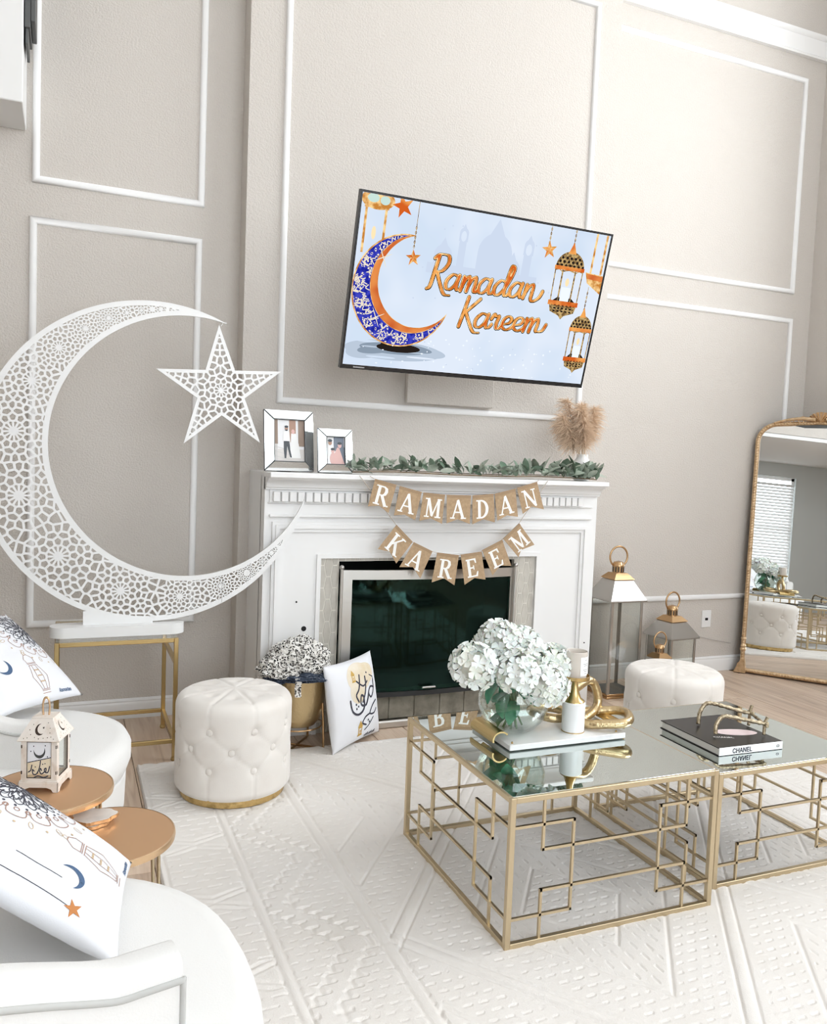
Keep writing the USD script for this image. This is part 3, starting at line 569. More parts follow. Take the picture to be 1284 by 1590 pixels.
for x, z, r in ((-.030, .113, .012), (.022, .100, .012), (-.016, .070, .011)):
    ph('photo_face', ell(x, z0+z, r*.85, r*1.15), 'photo_skin' if x < -.02 else 'photo_pink', 5); ph('photo_hair', ell(x, z0+z+r*.85, r, r*.6), 'photo_dark', 6)
# eucalyptus garland
def leaf_mesh(L, W, curl=.25):
    u = np.linspace(0, 1, 5); prof = np.sin(PI*np.clip(u, .015, .985)**.9)**.62*W/2; v = []
    for a, b in zip(u, prof):
        z = -curl*L*a*a
        v += [(a*L, -b, z+b*.25), (a*L, 0, z), (a*L, b, z+b*.25)]
    f = []
    for i in range(4):
        for j in range(2): f.append([i*3+j, i*3+j+1, i*3+j+4, i*3+j+3])
    return tm((np.array(v), np.array(f)))
def euler(a, b, c): return trimesh.transformations.euler_matrix(a, b, c, 'sxyz')
g = thing('eucalyptus_garland', 'grey green eucalyptus garland lying along the mantel shelf', 'garland', (2.1, 4.05, MZ))
sp_ = spline([(1.36, 4.06, MZ+.012), (1.6, 4.03, MZ+.02), (1.9, 4.06, MZ+.015), (2.2, 4.03, MZ+.015), (2.45, 4.05, MZ+.02), (2.7, 4.04, MZ+.018), (2.86, 4.05, MZ+.012)], 12)
part(g, 'stem', [tube(sp_, .0035, 6), tube(sp_+[0, .03, .008], .0025, 6)], 'stem_brown', w=1)
for k in range(240):
    u = rng.uniform(0, 1); i = u*(len(sp_)-1); p = sp_[int(i)]
    dense = 1.25 if p[0] > 2.35 else 1.0
    L = rng.uniform(.048, .084)*dense*(1.15 if k % 9 == 0 else 1); W = L*rng.uniform(.40, .60)
    yaw = rng.normal(0 if k % 2 else PI, .8); pitch = -rng.uniform(.1, 1.1) if k % 3 else -rng.uniform(.8, 1.4)
    m = apply(leaf_mesh(L, W, rng.uniform(.05, .4)), euler(rng.uniform(-.9, .9), pitch, yaw))
    m = move(m, p+[0, rng.uniform(-.03, .05), rng.uniform(.0, .035)]); b = m.bounds
    dz = max(0, MZ+.001-b[0, 2]); m = move(m, (0, 0, dz))
    part(g, 'leaf', m, ('leaf_grey', 'leaf_pale', 'leaf_dark', 'leaf_grey')[k % 4], 50, w=1)
# vase of pampas
VX, VY = 2.835, 4.17
t = thing('bud_vase', 'small white round bud vase at the right end of mantel', 'vase', (VX, VY, MZ))
part(t, 'body', lathe([(0, 0), (.04, 0), (.058, .02), (.068, .06), (.060, .10), (.042, .125), (.034, .138), (.034, .158), (.030, .158), (.030, .135), (.045, .11), (0, .02)], 32), 'ceramic')
heads = [(-.165, -.02, .36, .9), (-.11, .03, .46, .9), (-.06, -.05, .42, 1.0), (-.01, .02, .44, 1.0), (.05, -.03, .42, .8), (.10, .02, .40, .6), (-.13, .05, .31, .8), (-.04, -.06, .33, .9)]
labs = ['leftmost drooping', 'upper left tall', 'front central bushy', 'tallest middle', 'front right', 'thin wispy rightmost', 'low left', 'lowest front']
for k, (dx, dy, hz, s) in enumerate(heads):
    t = thing('pampas_plume', f'{labs[k]} tan pampas grass plume in the small white vase', 'dried grass', (VX, VY, MZ+.02), group='pampas plumes in the vase')
    top = np.array([dx, dy, hz]); st = spline([(0, 0, 0), (dx*.12, dy*.1, .13), (dx*.5, dy*.5, hz*.6), top], 6)
    part(t, 'stem', tube(st, .002, 5), 'ink_tan')
    cv, cnt, wid = [], [], []
    for _ in range(int(760*s)):
        u = rng.uniform(.62, 1.0); b = st[int(u*(len(st)-1))]; d = rng.normal(0, 1, 3); d[2] = d[2]*.7+.45; d /= np.linalg.norm(d); L = rng.uniform(.045, .105)*(1.15-.4*abs(u-.7))
        for q in (0, .33, .66, 1): cv.append(b+d*L*q*.75+np.array([dx*.25, dy*.2, -.38*L*q])*q*.7+rng.normal(0, .0015, 3))
        cnt.append(4); wid += [.0013, .0019, .0016, .0005]
    path = t + '/plume'; c = UsdGeom.BasisCurves.Define(stage, path); c.CreateTypeAttr('linear'); c.CreatePointsAttr(Vt.Vec3fArray.FromNumpy(np.array(cv, np.float32)))
    c.CreateCurveVertexCountsAttr(Vt.IntArray(cnt)); c.CreateWidthsAttr(Vt.FloatArray(wid)); c.SetWidthsInterpolation('vertex')
    UsdShade.MaterialBindingAPI.Apply(c.GetPrim()).Bind(M['pampas'])
# ---- burlap bunting
def stroke(a, b, w): return LineString([a, b]).buffer(w/2, cap_style=2)
def serif(x, y, w, up_=0): return sbox(x-w/2, y-(.05 if up_ else 0), x+w/2, y+(0 if up_ else .05))
LT = {
 'A': [stroke((.10, 0), (.40, 1), .06), stroke((.40, .98), (.72, 0), .14), stroke((.2, .34), (.6, .34), .05), serif(.09, 0, .26), serif(.74, 0, .30), Polygon([(.33, .9), (.45, 1.03), (.5, .9)])],
 'R': [stroke((.2, 0), (.2, 1), .14), serif(.2, 0, .34), serif(.16, 1, .28, 1), Polygon([(.2, 1), (.48, 1), (.64, .93), (.69, .75), (.62, .57), (.46, .49), (.2, .49)]).difference(Polygon([(.2, .945), (.44, .945), (.52, .88), (.54, .75), (.5, .62), (.42, .545), (.2, .545)])), stroke((.42, .5), (.72, 0), .14), serif(.76, 0, .22)],
 'M': [stroke((.14, 0), (.16, 1), .06), stroke((.17, 1), (.45, .1), .13), stroke((.45, .05), (.76, 1), .05), stroke((.80, 0), (.78, 1), .13), serif(.14, 0, .26), serif(.80, 0, .32), serif(.12, 1, .22, 1), serif(.82, 1, .24, 1)],
 'D': [stroke((.2, 0), (.2, 1), .14), serif(.17, 0, .28), serif(.17, 1, .28, 1), aff.scale(Point(.3, .5).buffer(.5, 24), .9, 1, origin=(.3, .5)).difference(aff.scale(Point(.3, .5).buffer(.44, 24), .68, 1, origin=(.28, .5))).intersection(sbox(.2, 0, 1, 1)), sbox(.15, 0, .35, .055), sbox(.15, .945, .35, 1)],
 'N': [stroke((.15, 0), (.15, 1), .06), stroke((.15, 1), (.72, .03), .14), stroke((.72, 0), (.72, 1), .06), serif(.15, 0, .26), serif(.10, 1, .22, 1), serif(.72, 1, .26, 1)],
 'K': [stroke((.18, 0), (.18, 1), .14), serif(.18, 0, .32), serif(.18, 1, .32, 1), stroke((.24, .42), (.66, 1), .06), stroke((.36, .58), (.72, 0), .14), serif(.74, 0, .28), serif(.66, 1, .26, 1)],
 'E': [stroke((.2, 0), (.2, 1), .14), sbox(.06, 0, .66, .06), sbox(.06, .94, .64, 1), sbox(.2, .48, .5, .535), Polygon([(.66, 0), (.72, .26), (.67, .26), (.58, .05)]), Polygon([(.64, 1), (.66, .76), (.61, .76), (.55, .95)]), sbox(.465, .4, .505, .62)]}
FLAGS = {'ramadan': [('R', (1.447, 1.346), (1.566, 1.318), (1.528, 1.17), (1.473, 1.208), (1.412, 1.203)), ('A', (1.582, 1.313), (1.708, 1.284), (1.676, 1.134), (1.616, 1.163), (1.555, 1.159)), ('M', (1.717, 1.282), (1.843, 1.273), (1.832, 1.116), (1.766, 1.145), (1.699, 1.131)),
  ('A', (1.85, 1.273), (1.994, 1.272), (1.994, 1.117), (1.919, 1.142), (1.856, 1.119)), ('D', (2.003, 1.272), (2.132, 1.283), (2.147, 1.126), (2.077, 1.143), (2.01, 1.115)), ('A', (2.135, 1.283), (2.263, 1.314), (2.288, 1.158), (2.219, 1.165), (2.16, 1.136)), ('N', (2.272, 1.318), (2.399, 1.355), (2.453, 1.201), (2.373, 1.215), (2.318, 1.173))],
 'kareem': [('K', (1.576, 1.112), (1.672, 1.022), (1.583, .907), (1.544, .97), (1.476, .984)), ('A', (1.676, 1.022), (1.786, .972), (1.721, .827), (1.676, .888), (1.598, .889)), ('R', (1.813, .966), (1.943, .95), (1.924, .785), (1.859, .825), (1.787, .804)),
  ('E', (1.95, .953), (2.076, .969), (2.109, .813), (2.04, .823), (1.981, .787)), ('E', (2.079, .976), (2.201, 1.033), (2.267, .886), (2.196, .888), (2.15, .835)), ('M', (2.204, 1.037), (2.301, 1.124), (2.406, 1.003), (2.321, .974), (2.307, .933))]}
for key, lab, y, e0, e1 in (('ramadan', 'upper burlap bunting spelling RAMADAN hung from mantel shelf', 3.955, (1.425, 1.358), (2.42, 1.362)), ('kareem', 'lower burlap bunting spelling KAREEM hanging over the fire screen', 3.962, (1.37, 1.358), (2.481, 1.361))):
    t = thing('burlap_bunting', lab, 'bunting', (1.95, y, FLAGS[key][0][5][1]))
    pts = [(e0[0], 3.972, e0[1])]
    for fl_ in FLAGS[key]: pts += [(fl_[1][0], y, fl_[1][1]-.003), (fl_[2][0], y, fl_[2][1]-.003)]
    pts.append((e1[0], 3.972, e1[1]))
    part(t, 'string', tube(pts, .0016, 6), 'twine', w=1)
    for k, (c, tl, tr, br, no, bl) in enumerate(FLAGS[key]):
        yy = y-.0012-(k % 2)*.003; g = Polygon([tl, tr, br, no, bl]).buffer(-.001)
        f = part(t, 'flag', prism_xz(g, yy, .0016), 'burlap', False, w=1)
        tl, tr, br, bl = map(np.array, (tl, tr, br, bl)); ex_ = (tr-tl+br-bl)/2; ey_ = ((bl-tl)+(br-tr))/2; ux = ex_/np.linalg.norm(ex_); uy = -ey_/np.linalg.norm(ey_)
        hem = Polygon([tl, tr, tr+ey_*.11, tl+ey_*.11]).buffer(-.001); part(f, 'hem', prism_xz(hem, yy-.0014, .001), 'burlap_hem', False, w=1)
        L = unary_union(LT[c]).buffer(.012); s = .098; cxy = (tl+tr)/2+ey_*.50 - ux*s*(.45 if c != 'R' else .43) - uy*s*.5
        L = aff.affine_transform(L, [ux[0]*s, uy[0]*s, ux[1]*s, uy[1]*s, cxy[0], cxy[1]])
        part(f, 'letter', prism_xz(L, yy-.0014, .0012), 'letter_white', False, w=1)

# ================================================================ RUG
RX0, RX1, RY0, RY1 = .31, 3.40, .55, 3.87
nx, ny = int((RX1-RX0)/.004), int((RY1-RY0)/.004)
X, Y = np.meshgrid(np.linspace(0, RX1-RX0, nx), np.linspace(0, RY1-RY0, ny), indexing='ij')
W_ = RX1-RX0; Xs = np.minimum(X, W_-X)
def groove(d, w): return np.exp(-(d/w)**2)
hgt = np.zeros_like(X)
for s in (.02, .255, .285, .565, .605): hgt -= groove(Xs-s, .006)*.8
bd = Xs < .255; cl = (Xs > .285) & (Xs < .565); ce = Xs > .605
frac = lambda v: v-np.floor(v)
# left and right border: rows of short dashes and little chevrons
dash = .8*groove((frac(Y/.044)-.5)*.044, .0032)*((frac(Xs/.07+np.floor(Y/.044)*.5) < .62)); hgt -= bd*(Xs > .035)*dash*(frac(Y/.42) < .68)
chev = np.abs(frac(Y/.42)-.84)*.42-np.abs(Xs-.14)*.42; hgt -= bd*(frac(Y/.42) >= .68)*(groove(chev, .008)+groove(chev-.03, .008))
# stepped zigzag column
cx = (Xs-.285)/.28; tri = np.abs(frac(Y/.56)-.5)*2; st_ = np.floor(tri*7)/7
for o in (-.16, .16): hgt -= cl*(groove((cx-st_*.7-.15-o)*.28, .008) + .8*groove((frac(tri*7)-.05)*.04, .008)*(np.abs(cx-st_*.7-.15-o) < .09))
hgt -= cl*.6*groove((frac(Y/.036)-.5)*.036, .0030)*(frac(Xs/.045+np.floor(Y/.036)*.5) < .5)*(np.abs(cx-tri*.7-.15) > .28)
# centre: big diamonds of double lines, filled with dashes and small lozenges
u1, u2 = X/1.24+Y/1.66, X/1.24-Y/1.66
for u in (u1, u2):
    d = (frac(u)-.5)*1.0
    for o in (-.022, .022): hgt -= ce*groove(d-o, .005)*1.1
    hgt += ce*groove(d, .016)*.5
cell = np.floor(u1+.5)+np.floor(u2+.5); inn_ = np.minimum(np.abs(frac(u1)-.5), np.abs(frac(u2)-.5)) > .055
q1, q2 = frac(u1-.5)-.5, frac(u2-.5)-.5; rr = np.maximum(np.abs(q1), np.abs(q2))
hgt -= ce*inn_*(groove(rr-.30, .006)+groove(rr-.15, .006))
hgt -= ce*inn_*((rr > .32)+(rr < .14)*1.0)*(.55+.5*meshkit.noise(np.stack([X*9, Y*9, X*0], -1), 5))*groove((frac(Y/.038)-.5)*.038, .0031)*(frac(X/.05+np.floor(Y/.038)*.37) < .55)
hgt -= ce*inn_*(rr > .17)*(rr < .28)*(.55+.5*meshkit.noise(np.stack([X*9, Y*9, X*0], -1), 6))*groove((frac(X/.042)-.5)*.042, .0031)*(frac(Y/.06+np.floor(X/.042)*.37) < .6)
hgt += (meshkit.noise(np.stack([X*60, Y*60, X*0], -1), 3)-.5)*.25
Zr = .0150+hgt*.0050
edge = np.minimum(np.minimum(X, W_-X), np.minimum(Y, RY1-RY0-Y)); Zr = np.where(edge < .004, .0012, Zr)
v = np.stack([X+RX0, Y+RY0, Zr], -1).reshape(-1, 3); i, j = np.meshgrid(np.arange(nx-1), np.arange(ny-1), indexing='ij')
q = np.stack([i*ny+j, (i+1)*ny+j, (i+1)*ny+j+1, i*ny+j+1], -1).reshape(-1, 4)
single('area_rug', 'large cream wool rug with carved geometric pattern under the tables', 'rug', tm((v, q)), 'rug_wool', True)
RZ = .0145

# ================================================================ OTTOMANS
def ottoman(label, loc, rz):
    t = thing('tufted_ottoman', label, 'ottoman', loc, rz, group=None)
    R, H0, H1, nb = .238, .036, .425, 8
    buttons = []
    for r, z in enumerate((.155, .235, .315)):
        for k in range(nb): buttons.append(((k+.5*(r % 2))*2*PI/nb, z))
    na, prof = 192, []
    for z in np.linspace(0, 1, 46): prof.append(z)
    P, N = [], []
    rc = .045
    for s in np.linspace(0, 1, 40):   # side from bottom up
        P.append((R-.012*(1-min(1, s/.06))**2, H0+(H1-rc-H0)*s))
    for a in np.linspace(0, PI/2, 9)[1:]: P.append((R-rc+rc*math.cos(a), H1-rc+rc*math.sin(a)))
    for s in np.linspace(1, 0, 14)[1:]: P.append(((R-rc)*max(s, .001), H1+.010*(1-s*s)))
    P = np.array(P); dP = np.gradient(P, axis=0); nrm = np.stack([dP[:, 1], -dP[:, 0]], 1); nrm /= np.linalg.norm(nrm, axis=1, keepdims=True)
    th = np.arange(na)*2*PI/na; TH, RI = np.meshgrid(th, np.arange(len(P)), indexing='ij')
    r0, z0 = P[RI, 0], P[RI, 1]; disp = np.full(r0.shape, .004)
    def add(a0, z1, a1, z2, dep, wid):
        nonlocal disp
        for o in (-2*PI, 0, 2*PI):
            ax, ay, bx_, by = (a0+o)*R, z1, (a1+o)*R, z2; px, py = TH*R-ax, z0-ay; dx, dy = bx_-ax, by-ay; L = dx*dx+dy*dy
            tt = np.clip((px*dx+py*dy)/L, 0, 1); d = np.hypot(px-tt*dx, py-tt*dy); disp -= dep*np.exp(-(d/wid)**2)*(r0 > R*.8)
    da = PI/nb
    for a, z in buttons:
        for o in (-2*PI, 0, 2*PI):
            d = np.hypot((TH-a-o)*R, z0-z); disp -= .013*np.exp(-(d/.024)**2)*(r0 > R*.8)
        if z < .3: add(a, z, a+da, z+.08, .0035, .005); add(a, z, a-da, z+.08, .0035, .005)
        elif True: add(a, z, a, H1, .003, .006)
        if z < .16: add(a, z, a, H0, .003, .005)
    topm = r0 < R*.86
    for k in range(nb):
        a = k*2*PI/nb; d = np.abs(np.sin((TH-a)))*r0 + (np.cos(TH-a) < 0)*9; disp -= topm*.006*np.exp(-(d/.010)**2)*np.clip(r0/.08, 0, 1)
        for rr_, dep in ((.13, .012),):
            d = np.hypot(r0*np.cos(TH)-rr_*math.cos(a+da), r0*np.sin(TH)-rr_*math.sin(a+da)); disp -= topm*dep*np.exp(-(d/.022)**2)
    rr2, zz = r0+nrm[RI, 0]*disp, z0+nrm[RI, 1]*disp
    v = np.stack([rr2*np.cos(TH), rr2*np.sin(TH), zz], -1).reshape(-1, 3); k = len(P); i, j = np.meshgrid(np.arange(na), np.arange(k-1), indexing='ij'); i2 = (i+1) % na
    part(t, 'upholstery', tm((v, np.stack([i*k+j, i2*k+j, i2*k+j+1, i*k+j+1], -1).reshape(-1, 4))), 'velvet', True)
    for a, z in buttons:
        b = lathe([(0, .005), (.008, .0045), (.013, .002), (.0145, -.003), (0, -.004)], 16); b = turn(b, PI/2, (0, 1, 0)); b = move(b, (R-.006, 0, z)); part(t, 'button', turn(b, a), 'velvet')
    part(t, 'gold_base', lathe([(0, 0), (.212, 0), (.218, .004), (.218, .034), (.205, .040), (0, .040)], 64), 'foil_gold')
    return t
o1 = ottoman('cream velvet tufted ottoman with gold base in front of the crescent stand', (.672, 3.475, RZ), math.radians(-90+10.9-1))
clone(o1, 'cream velvet tufted ottoman behind the coffee table with the black book', (2.865, 3.30, RZ), math.radians(-90+41+54))

# ================================================================ BASKET AND THROWS
t = thing('gold_planter', 'hammered gold bowl basket on thin wire stand beside fireplace', 'basket', (1.076, 3.943, 0))
part(t, 'bowl', lathe([(0, .105), (.05, .107), (.090, .120), (.116, .155), (.130, .22), (.137, .30), (.140, .365), (.143, .367), (.140, .362), (.133, .30), (.124, .22), (.105, .16), (.05, .115), (0, .112)], 64), 'hammered_gold', w=0)
for k in range(4):
    a = PI/4+k*PI/2+.12; c, s = math.cos(a), math.sin(a)
    part(t, 'stand_leg', tube(spline([(.132*c, .132*s, .235), (.14*c, .14*s, .12), (.143*c, .143*s, .02), (.135*c, .135*s, .007), (.07*c, .07*s, .006), (0, 0, .006)], 6), .0055, 8), 'bronze_gold')
part(t, 'stand_ring', tube([(.125*math.cos(a), .125*math.sin(a), .115) for a in np.arange(32)*2*PI/32], .004, 6, True), 'bronze_gold')
def crumple(cx, cy_, z0, rx, ry, h, seed, amp):
    m = trimesh.creation.icosphere(6); v = m.vertices.copy()
    n1 = meshkit.fbm(v*2.2+seed, 4, seed)-.5; n2 = 1-np.abs(meshkit.fbm(v*3.1+7, 4, seed+5)-.5)*4
    s = 1+amp*(n1*1.2+n2*.35); q = v*s[:, None]*[rx, ry, h]; q[:, 2] = np.where(v[:, 2] < 0, q[:, 2]*.35, q[:, 2])
    return trimesh.Trimesh(q+[cx, cy_, z0], m.faces, process=False)
t = thing('leopard_throw', 'black and cream leopard print throw heaped in the gold basket', 'throw blanket', (1.06, 3.93, .37))
part(t, 'heap', [crumple(1.055, 3.915, .40, .150, .105, .125, 3, .55), crumple(1.085, 3.90, .455, .10, .085, .09, 9, .6), crumple(.985, 3.90, .40, .10, .08, .085, 14, .6)], 'leopard', True, w=1)
pl = np.array([[x, y, z] for z in np.linspace(.39, .30, 8) for x, y in ((1.015, 3.775), (1.03, 3.768), (1.045, 3.771))]); pl[:, 1] += .006*np.sin(pl[:, 2]*80)
fq = [[r*3+c, r*3+c+1, r*3+c+4, r*3+c+3] for r in range(7) for c in range(2)]; part(t, 'hanging_corner', tm((np.vstack([pl, pl+[0, .004, 0]]), np.array(fq+[[a+24 for a in f][::-1] for f in fq]))), 'leopard', True, w=1)
t = thing('navy_throw', 'dark navy patterned throw hanging over left rim of gold basket', 'throw blanket', (.95, 3.92, .33))
part(t, 'fold', [crumple(.955, 3.90, .37, .055, .075, .075, 21, .45), crumple(.925, 3.89, .315, .035, .06, .06, 25, .35), crumple(1.09, 3.86, .372, .12, .09, .03, 31, .5)], 'navy_textile', True, w=1)

# ================================================================ CUSHIONS
def pillow(w, h, th, seed=0, n=44):
    """front map (s, t in -1..1) -> local x, z and depth -y"""
    def surf(s, t, side=-1):
        s, t = np.asarray(s, float), np.asarray(t, float)
        pin = 1-.06*(1-np.abs(t)**2.0)*np.abs(s)**2; pin2 = 1-.06*(1-np.abs(s)**2.0)*np.abs(t)**2
        d = th/2*np.clip((1-np.abs(s)**2.6)*(1-np.abs(t)**2.6), 0, 1)**.55
        wr = .006*(meshkit.fbm(np.stack([s*2.5, t*2.5, s*0+seed], -1), 3, seed)-.5)*np.clip(d/th*4, 0, 1)
        return np.stack([s*w/2*pin, side*(d+wr), h/2+t*h/2*pin2], -1)
    S, T_ = np.meshgrid(np.linspace(-1, 1, n), np.linspace(-1, 1, n), indexing='ij')
    a = surf(S, T_, -1).reshape(-1, 3); b = surf(S, T_, 1).reshape(-1, 3)
    i, j = np.meshgrid(np.arange(n-1), np.arange(n-1), indexing='ij'); q = np.stack([i*n+j, (i+1)*n+j, (i+1)*n+j+1, i*n+j+1], -1).reshape(-1, 4)
    m = tm((np.vstack([a, b]), np.vstack([q, q[:, ::-1]+n*n]))); m.merge_vertices()
    return m, surf
def printed(t, name, g, surf, w, h, mat, lift=.0009, edge=.02):
    g = g.intersection(sbox(-w/2*.985, -h/2*.985, w/2*.985, h/2*.985))
    if g.is_empty: return
    ps = polys(g); many = len(ps) > 12
    for q in ([MultiPolygon(ps)] if many else ps):
        m = flat(q, edge); v = surf(m.vertices[:, 0]/(w/2), m.vertices[:, 1]/(h/2)); v[:, 1] -= lift
        part(t, name, trimesh.Trimesh(v, m.faces, process=False), mat, False, kind='stuff' if many else None)
def petals(n, r, rad, tip, a0=0, c=(0, 0)):
    out = []
    for k in range(n):
        a = a0+k*2*PI/n; d = PI/n*.92
        out.append([(c[0]+r*math.cos(a-d), c[1]+r*math.sin(a-d)), (c[0]+rad*math.cos(a-d*.75), c[1]+rad*math.sin(a-d*.75)), (c[0]+tip*math.cos(a), c[1]+tip*math.sin(a)), (c[0]+rad*math.cos(a+d*.75), c[1]+rad*math.sin(a+d*.75)), (c[0]+r*math.cos(a+d), c[1]+r*math.sin(a+d))])
    return out
def mandala_print(t, surf, w, h):
    c = (.33*w, .22*h); k = w
    dark, brown, tan = [], [], []
    for n, r, rad, tip, a0, wd in ((8, .02, .05, .075, 0, .007), (12, .06, .10, .125, .2, .007), (12, .10, .15, .175, 0, .007), (16, .15, .20, .225, .1, .006), (16, .14, .18, .20, .3, .005)):
        for P in petals(n, r*k, rad*k, tip*k, a0, c): dark.append(line(spline(P, 4), wd*k))
    for q in range(24):
        a = q*2*PI/24; dark.append(line([(c[0]+.02*k*math.cos(a), c[1]+.02*k*math.sin(a)), (c[0]+(.09+.05*(q % 2))*k*math.cos(a+.1), c[1]+(.09+.05*(q % 2))*k*math.sin(a+.1))], .005*k))
        dark.append(Point(c[0]+.245*k*math.cos(a+.05), c[1]+.245*k*math.sin(a+.05)).buffer(.008*k, 5))
        for P in (petals(1, .0, .0, .0),): pass
    for P in petals(14, .26*k, .33*k, .345*k, .1, c): brown.append(line(spline([P[0], P[1], P[2], P[3], P[4]], 4), .005*k))
    for q in range(28):
        a = q*2*PI/28+.1; cc = (c[0]+.275*k*math.cos(a), c[1]+.275*k*math.sin(a)); brown.append(Point(cc).buffer(.017*k, 8).difference(Point(cc).buffer(.012*k, 8)))
        if q % 2: cc = (c[0]+.385*k*math.cos(a), c[1]+.385*k*math.sin(a)); tan.append(aff.rotate(ell(*cc, .028*k, .014*k).difference(ell(*cc, .024*k, .010*k)), math.degrees(a), origin=cc))
        else: cc = (c[0]+.40*k*math.cos(a), c[1]+.40*k*math.sin(a)); tan.append(Point(cc).buffer(.008*k, 6))
    # hanging lantern, crescent and star
    lx, lz = .05*k, -.05*h
    tan += [line([(lx, -.02*h), (lx, lz)], .003*k), Point(lx, lz-.015*k).buffer(.016*k).difference(Point(lx, lz-.015*k).buffer(.012*k))]
    L = lambda P: [(lx+x*k, lz+z*k) for x, z in P]
    for P in ([(-.015, -.03), (-.05, -.07), (-.045, -.115), (.045, -.115), (.05, -.07), (.015, -.03), (-.015, -.03)], [(-.05, -.115), (.05, -.115)], [(-.05, -.125), (.05, -.125)], [(-.05, -.14), (.05, -.14)], [(-.045, -.14), (-.085, -.25), (-.04, -.37), (.04, -.37), (.085, -.25), (.045, -.14)], [(-.02, -.14), (-.035, -.25), (-.015, -.37)], [(.02, -.14), (.035, -.25), (.015, -.37)], [(-.045, -.38), (.045, -.38)], [(-.045, -.40), (.045, -.40)]):
        brown.append(line(L(P), .0045*k))
    for q in range(9): tan.append(Point(lx+(q % 3-1)*.018*k, lz-(.19+.055*(q//3))*k).buffer(.008*k, 5))
    mx, mz = -.24*k, -.15*h
    blue = aff.rotate(Point(mx, mz).buffer(.072*k).difference(Point(mx, mz+.030*k).buffer(.068*k)), 38, origin=(mx, mz))
    dark.append(line([(mx-.05*k, .12*h), (mx-.05*k, mz+.045*k)], .004*k)); dark.append(line([(-.41*k, .45*h), (-.41*k, -.18*h)], .004*k))
    so = star5(-.41*k, -.21*h, .050*k, 12)
    ring = Point(c).buffer(.25*k)
    printed(t, 'print_mandala', unary_union(dark), surf, w, h, 'ink')
    printed(t, 'print_lace', unary_union(brown), surf, w, h, 'ink_brown', .0011); printed(t, 'print_drops', unary_union(tan), surf, w, h, 'ink_tan', .0010)
    printed(t, 'print_crescent', blue, surf, w, h, 'ink_blue', .0012); printed(t, 'print_star', so, surf, w, h, 'ink_orange', .0012)
    tx = meshkit.text_mesh('Ramadan', .026*k, .0004, True); tx.vertices[:, :2] += [.20*k, -.465*h]
    m = trimesh.Trimesh(*trimesh.remesh.subdivide_to_size(tx.vertices, tx.faces, .03, max_iter=8), process=False)
    vv = surf(m.vertices[:, 0]/(w/2), m.vertices[:, 1]/(h/2)); vv[:, 1] -= .0012+m.vertices[:, 2]; part(t, 'print_lettering', trimesh.Trimesh(vv, m.faces, process=False), 'ink_blue', False)
def basis(xdir, zdir):
    x = np.array(xdir, float); x /= np.linalg.norm(x); z = np.array(zdir, float); z -= x*np.dot(x, z); z /= np.linalg.norm(z); y = np.cross(z, x)
    return np.stack([x, y, z], 1)
def cushion(name, label, loc, R, w, h, th, seed):
    t = thing(name, label, 'cushion', loc, rot=R); m, surf = pillow(w, h, th, seed); part(t, 'cover', m, 'cushion_white', True)
    g = sbox(-w/2*.985, -h/2*.985, w/2*.985, h/2*.985)
    return t, surf
SEAT = .44
a2 = math.radians(37)
t, surf = cushion('mandala_cushion', 'large white mandala print cushion on the nearest armchair', (.128, 1.795, .470), basis((.125, .992, 0), (-.992*math.cos(a2), .125*math.cos(a2), math.sin(a2))), .42, .45, .105, 4); mandala_print(t, surf, .42, .45)
t, surf = cushion('mandala_cushion', 'white mandala print cushion on the far armchair below the crescent', (-.065, 3.325, .478), basis((.566, .813, -.10), (-.601, .52, .607)), .48, .48, .13, 8); mandala_print(t, surf, .48, .48)
# calligraphy cushion leaning by the fire screen
nrm_ = np.array([.62, -.785, 0]); lean = np.array([-.62*.17, .785*.17, .985])
t, surf = cushion('calligraphy_cushion', 'white cushion with black calligraphy leaning against the fire screen', (1.366, 3.860, .013), basis((.785, .62, 0), lean), .43, .43, .12, 12)
w = h = .43; k = w
wash = unary_union([ell(.02*k, .28*k, .24*k, .18*k), ell(-.05*k, .12*k, .15*k, .14*k), ell(.15*k, .30*k, .2*k, .13*k)]); printed(t, 'print_wash', wash, surf, w, h, 'ink_wash', .0007)
S = lambda P, wd: line(spline(np.array(P)*k, 5), wd*k)
cal = [S([(.32, .20), (.28, .06), (.20, .0), (.16, .06), (.22, .12), (.30, .10)], .022), S([(.16, .06), (.08, -.06), (-.02, -.04), (.0, .06), (.05, .02), (.02, -.10), (-.10, -.14), (-.20, -.08), (-.22, .04)], .026), S([(.13, .26), (.10, .10), (.02, -.02)], .026), S([(.02, .30), (-.03, .15), (-.10, .08), (-.06, .0)], .024), S([(-.06, .24), (.06, .16), (.16, .2)], .02), S([(.24, .26), (.32, .22)], .014),
       S([(.33, -.06), (.22, -.10), (.14, -.18), (.24, -.20), (.32, -.16)], .02), S([(.14, -.18), (.04, -.20), (-.02, -.26), (.06, -.30)], .02), S([(.22, -.24), (.12, -.32), (.04, -.36)], .016)]
cal += [Point(x*k, z*k).buffer(.013*k, 4) for x, z in ((-.12, -.02), (-.08, -.05), (-.12, -.07), (.18, .30), (.1, -.25), (.13, -.28))]
printed(t, 'print_calligraphy', unary_union(cal), surf, w, h, 'ink', .0012)
for x, z, s in ((-.10, .30, .85), (-.06, -.33, 1.1)):
    l_ = [sbox(x-.035*s, z-.06*s, x+.035*s, z+.03*s).difference(sbox(x-.02*s, z-.045*s, x+.02*s, z+.015*s)), Polygon([(x-.045*s, z+.03*s), (x+.045*s, z+.03*s), (x, z+.10*s)]), sbox(x-.045*s, z-.075*s, x+.045*s, z-.055*s), ell(x, z-.02*s, .009*s, .02*s)]
    printed(t, 'print_lantern', aff.scale(unary_union(l_), k, k, origin=(0, 0)), surf, w, h, 'ink_gold', .0012)
